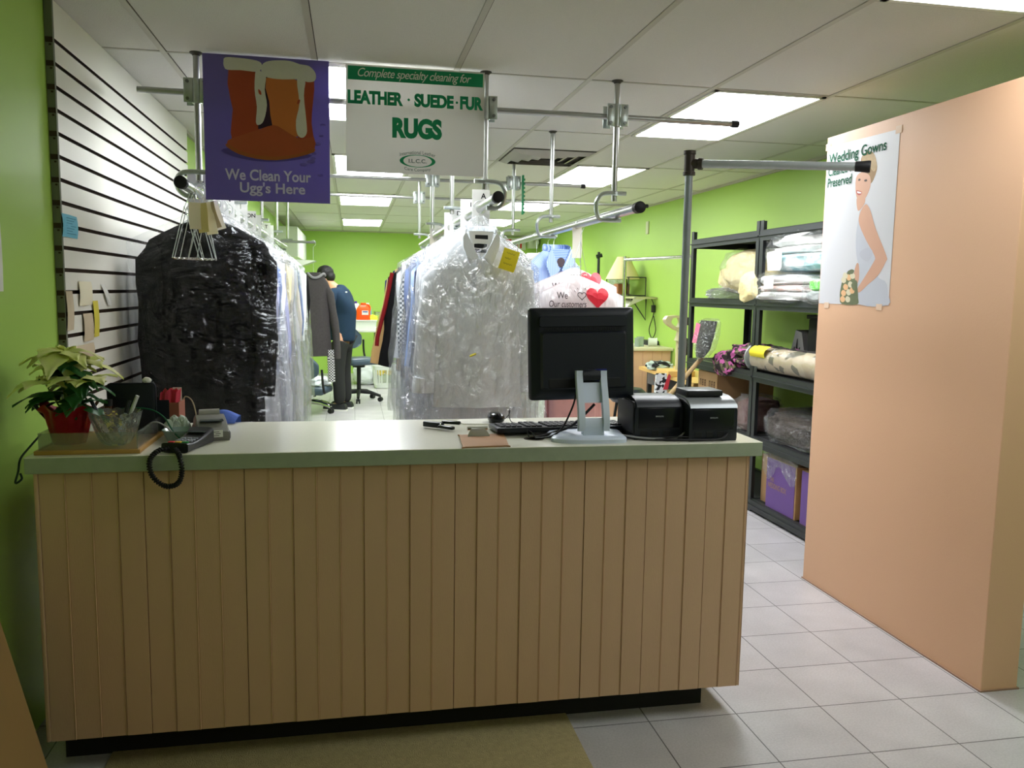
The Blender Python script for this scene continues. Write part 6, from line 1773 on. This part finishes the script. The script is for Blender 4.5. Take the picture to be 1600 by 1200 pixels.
def jug(x, y, z, w_, h, cm, capm, label, handle=True, lab=None):
    t = thing('detergent_jug', label, 'bottle', (x, y, z), 0, 'detergent bottles')
    m = MB()
    prof = [(.90, 0), (1, .02), (1, .52), (.92, .68), (.6, .84), (.36, .90), (.34, .93)]
    m.loft([[Vector((x + math.copysign(abs(math.cos(q)) ** .6, math.cos(q)) * w_ / 2 * s, y + math.copysign(abs(math.sin(q)) ** .6, math.sin(q)) * w_ * .32 * s, z + h * k)) for q in [2 * PI * i / 28 for i in range(28)]] for s, k in prof])
    obj('body', m, cm, t)
    m = MB(); m.lathe([(.001, h * .90), (w_ * .2, h * .90), (w_ * .19, h * 1.0), (.001, h * 1.0)], 16, Matrix.Translation((x, y, z))); obj('cap', m, capm, t)
    if handle:
        m = MB(); m.tube(curve_pts([(x + w_ * .12, y, z + h * .88), (x + w_ * .38, y, z + h * .86), (x + w_ * .47, y, z + h * .7), (x + w_ * .46, y, z + h * .52)], 5), w_ * .07, 8); obj('handle', m, cm, t)
    if lab:
        m = MB(); m.b2(x - w_ * .1, x + w_ * .36, y - w_ * .335, y - w_ * .325, z + h * .3, z + h * .55); obj('label', m, WHITEP, t, 0)
        m = MB(); m.b2(x - w_ * .04, x + w_ * .3, y - w_ * .345, y - w_ * .336, z + h * .45, z + h * .51); obj('label_print', m, mat('label_blue', (50, 60, 150), .5), t, 0)
OR = mat('jug_orange', (244, 84, 24), .35); WHJ = mat('jug_white', (232, 234, 236), .35)
jug(.165, 12.6, .981, .21, .255, OR, OR, 'large orange detergent jug with white label', True, True)
jug(.055, 12.68, .981, .10, .275, WHJ, mat('cap_violet', (76, 40, 150), .4), 'white bottle with violet cap left of the orange jug')
jug(.235, 12.74, .981, .11, .25, mat('jug_blue', (96, 170, 214), .35), WHJ, 'blue bottle with white cap behind the orange jug', False)
m = MB(); m.blob((.30, 12.62, .995), (.075, .06, .06), .3, 3, 3, 4, .9, flatb=-.2); single('cleaning_cloth', m, mat('yellow_cloth', (240, 228, 70), .8), 'yellow cloth heap right of the orange jug', 'cloth')
t = thing('laundry_bag', 'white laundry bag on the floor under the utility table', 'bag', (.19, 12.7, 0))
m = MB(); m.blob((.20, 12.65, .17), (.18, .16, .17), .16, 2.2, 4, 5, .6, flatb=-.98); obj('bag', m, F_WHITE, t)
m = MB(); m.b2(.10, .22, 12.50, 12.60, .325, .345, .004); obj('red_fold', m, mat('red_cloth', (170, 50, 56), .8), t)
# laundry basket
t = thing('laundry_basket', 'white slotted laundry basket with yellow and white clothes on the floor', 'basket', (.50, 12.2, .003))
def bas(u, z):
    a = 2 * PI * u
    k = .86 + .14 * z / .33
    return Vector((.50 + math.copysign(abs(math.cos(a)) ** .6, math.cos(a)) * .21 * k, 12.2 + math.copysign(abs(math.sin(a)) ** .6, math.sin(a)) * .16 * k, z))
m = MB()
for z0, z1 in ((.004, .05), (.27, .33)):
    rings = [[bas(i / 56, z) + Vector((0, 0, 0)) for i in range(56)] for z in (z0, z1)]
    m.loft(rings, True, z0 < .1, False)
for i in range(28):
    u = i / 28
    m.tube([bas(u, .05), bas(u, .27)], .0085, 6)
obj('slotted_body', m, mat('basket_white', (228, 230, 228), .4), t, 40)
m = MB(); m.tube([bas(i / 56, .33) for i in range(57)], .011, 6); obj('rim', m, MATS['basket_white'], t)
for i, (x, y, cm, lb) in enumerate(((.40, 12.12, mat('cloth_yellow', (226, 204, 90), .8), 'yellow cloth in the front of the laundry basket'), (.52, 12.14, F_CREAM, 'cream cloth in the middle of the laundry basket'), (.60, 12.2, F_WHITE, 'white cloth at the right of the laundry basket'), (.46, 12.27, F_WHITE, 'white cloth at the back of the laundry basket'))):
    m = MB(); m.blob((x, y, .25), (.06, .055, .06), .3, 3, i + 2, 3, .8); single('folded_cloth', m, cm, lb, 'cloth', 'cloths in the laundry basket')
# chrome wire shelving at the back wall
t = thing('wire_shelving', 'chrome wire shelving unit against the back wall', 'shelving', (.75, 13.75, 0))
for x in (.36, 1.2):
    for y in (13.55, 13.95):
        m = MB(); m.tube([(x, y, 0.003), (x, y, 1.08)], .0125, 10); obj('post', m, CHROME, t)
for z in (.25, .55, .82, 1.06):
    m = MB()
    for i in range(9): m.tube([(.36, 13.55 + .05 * i, z), (1.2, 13.55 + .05 * i, z)], .004, 5)
    for y in (13.55, 13.95): m.tube([(.36, y, z - .03), (1.2, y, z - .03)], .004, 5)
    for x in (.36, 1.2): m.tube([(x, 13.55, z), (x, 13.95, z)], .006, 5)
    obj('wire_shelf', m, CHROME, t)

# ------------------------------------------------------------------ person at the back
def skin(verts, edges, radii, root, levels=2):
    me = bpy.data.meshes.new('skin'); me.from_pydata(verts, edges, [])
    ob = bpy.data.objects.new('skin', me); COL.objects.link(ob)
    md = ob.modifiers.new('s', 'SKIN'); md.use_smooth_shade = True
    for i, r in enumerate(radii):
        r = r if isinstance(r, tuple) else (r, r)
        me.skin_vertices[0].data[i].radius = r
        me.skin_vertices[0].data[i].use_root = (i == root)
    sb = ob.modifiers.new('b', 'SUBSURF'); sb.levels = levels; sb.render_levels = levels
    dg = bpy.context.evaluated_depsgraph_get()
    ev = ob.evaluated_get(dg).to_mesh()
    m = MB(); m.add([v.co.copy() for v in ev.vertices], [list(p.vertices) for p in ev.polygons])
    bpy.data.objects.remove(ob); bpy.data.meshes.remove(me)
    return m
PB = Vector((-.12, 9.97, 0))
FW, SD = Vector((-.94, .34, 0)).normalized(), Vector((.34, .94, 0)).normalized()
def pp(f, s, z): return tuple(PB + FW * f + SD * s + Vector((0, 0, z)))
t = thing('person', 'person with short black hair in a navy sweater standing head bowed behind the charcoal coat', 'person', tuple(PB))
V, E_, R_s = [], [], []
def jn(p, r, parent=None):
    V.append(p); R_s.append(r)
    if parent is not None: E_.append((parent, len(V) - 1))
    return len(V) - 1
pel = jn(pp(0, 0, .90), .085)
sp1 = jn(pp(.0, 0, 1.06), .085, pel); sp2 = jn(pp(.02, 0, 1.24), .09, sp1); ch = jn(pp(.05, 0, 1.38), .085, sp2)
nk = jn(pp(.115, 0, 1.475), .055, ch); nk2 = jn(pp(.16, 0, 1.53), .052, nk); hd0 = jn(pp(.205, 0, 1.565), (.08, .072), nk2); hd1 = jn(pp(.225, 0, 1.61), (.092, .078), hd0); hd2 = jn(pp(.215, 0, 1.655), (.07, .062), hd1)
hands = []
for s in (-1, 1):
    sh_ = jn(pp(.05, s * .17, 1.385), .062, ch); el = jn(pp(.10, s * .22, 1.12), .042, sh_); fa = jn(pp(.24, s * .2, 1.04), .036, el); wr = jn(pp(.33, s * .16, 1.02), .026, fa)
    pm_ = jn(pp(.385, s * .14, 1.01), (.016, .034), wr); pe = jn(pp(.42, s * .132, 1.0), (.013, .034), pm_)
    hands.append((s, pe))
    for k, (o_, l) in enumerate(((-.03, .055), (-.010, .066), (.010, .062), (.03, .048))):
        a1 = jn(pp(.425 + .01, s * .132 + o_, .998), .0085, pe); a2 = jn(pp(.43 + l * .5, s * .13 + o_ * 1.1, .99), .008, a1); a3 = jn(pp(.43 + l * .85, s * .13 + o_ * 1.1, .968), .007, a2)
    th = jn(pp(.395, s * .14 - s * .042, 1.0), .010, pm_); jn(pp(.425, s * .14 - s * .06, .985), .009, th)
    hip = jn(pp(0, s * .085, .84), .07, pel); kn = jn(pp(.02, s * .095, .47), .055, hip); an = jn(pp(-.01, s * .10, .10), .038, kn); ft = jn(pp(.06, s * .10, .055), .036, an); jn(pp(.15, s * .10, .045), .03, ft)
b = skin(V, E_, R_s, pel)
SKIN = mat('skin', (206, 152, 122), .55, var=.04)
obj('body', b, SKIN, t, 180)
hc = Vector(pp(.225, 0, 1.61))
m = MB()
m.blob(Vector(pp(.20, 0, 1.625)), (.098, .088, .092), .05, 6, 3, 4, .95); m.blob(Vector(pp(.14, 0, 1.585)), (.06, .075, .06), .05, 6, 7, 3, .9)
obj('hair', m, mat('hair_black', (20, 18, 18), .5, var=.3, scale=60, bump=.6, bscale=120), t)
m = MB()
for s in (-1, 1): m.blob(Vector(pp(.225, s * .088, 1.59)), (.012, .008, .024), .05, 2, 2, 3, .9)
m.blob(Vector(pp(.318, 0, 1.585)), (.016, .013, .022), .0, 2, 2, 3, .9)
obj('ears_and_nose', m, SKIN, t)
for s in (-1, 1):
    m = MB(); m.blob(Vector(pp(.30, s * .032, 1.603)), (.009, .012, .008), 0, 1, 1, 2, .9); obj('eye', m, mat('eye_dark', (40, 28, 22), .3), t)
m = MB(); m.blob(Vector(pp(.303, 0, 1.548)), (.008, .022, .006), 0, 1, 1, 2, .9); obj('mouth', m, mat('lip', (160, 92, 84), .5), t)
V, E_, R_s = [], [], []
a0 = jn(pp(.0, 0, .83), (.125, .17)); a1 = jn(pp(-.005, 0, .98), (.125, .175), a0); a2 = jn(pp(-.01, 0, 1.16), (.13, .19), a1); a3 = jn(pp(.02, 0, 1.33), (.125, .19), a2); a4 = jn(pp(.065, 0, 1.425), (.085, .12), a3); jn(pp(.10, 0, 1.462), .068, a4)
for s in (-1, 1):
    q1 = jn(pp(.05, s * .185, 1.375), .082, a3); q2 = jn(pp(.10, s * .235, 1.12), .062, q1); q3 = jn(pp(.23, s * .205, 1.045), .052, q2); jn(pp(.315, s * .165, 1.022), .044, q3)
obj('sweater', skin(V, E_, R_s, a1), fabric('navy_sweater', (36, 54, 74), scale=50), t, 180)
m = MB(); m.blob(Vector(pp(-.098, -.11, 1.405)), (.012, .012, .008), 0, 1, 1, 2, .7); obj('sweater_logo', m, WHITEP, t)
V, E_, R_s = [], [], []
a0 = jn(pp(0, 0, .90), (.115, .155))
for s in (-1, 1):
    q1 = jn(pp(-.005, s * .09, .78), .10, a0); q2 = jn(pp(.015, s * .10, .47), .082, q1); q3 = jn(pp(-.005, s * .105, .2), .076, q2); jn(pp(.0, s * .105, .065), .074, q3)
obj('trousers', skin(V, E_, R_s, a0), fabric('dark_trousers', (46, 46, 46), scale=60), t, 180)
for s in (-1, 1):
    m = MB()
    base = [(-.09, .035), (-.07, .045), (.0, .045), (.08, .05), (.15, .045), (.19, .03), (.2, .0)]
    outline = base + [(f, -w_) for f, w_ in base[::-1][1:]]
    m.loft([[Vector(pp(.0 + f * k, s * .105 + w_ * k, z)) for f, w_ in outline] for z, k in ((.022, 1.02), (.05, 1.0), (.085, .8))] ); sh_ = obj('shoe', m, mat('shoe_black', (34, 36, 36), .6), t, 50)
    m = MB(); m.loft([[Vector(pp(f * 1.04, s * .105 + w_ * 1.05, z)) for f, w_ in outline] for z in (.001, .022)]); obj('sole', m, WHITEP, sh_, 30, False, 'white sole')
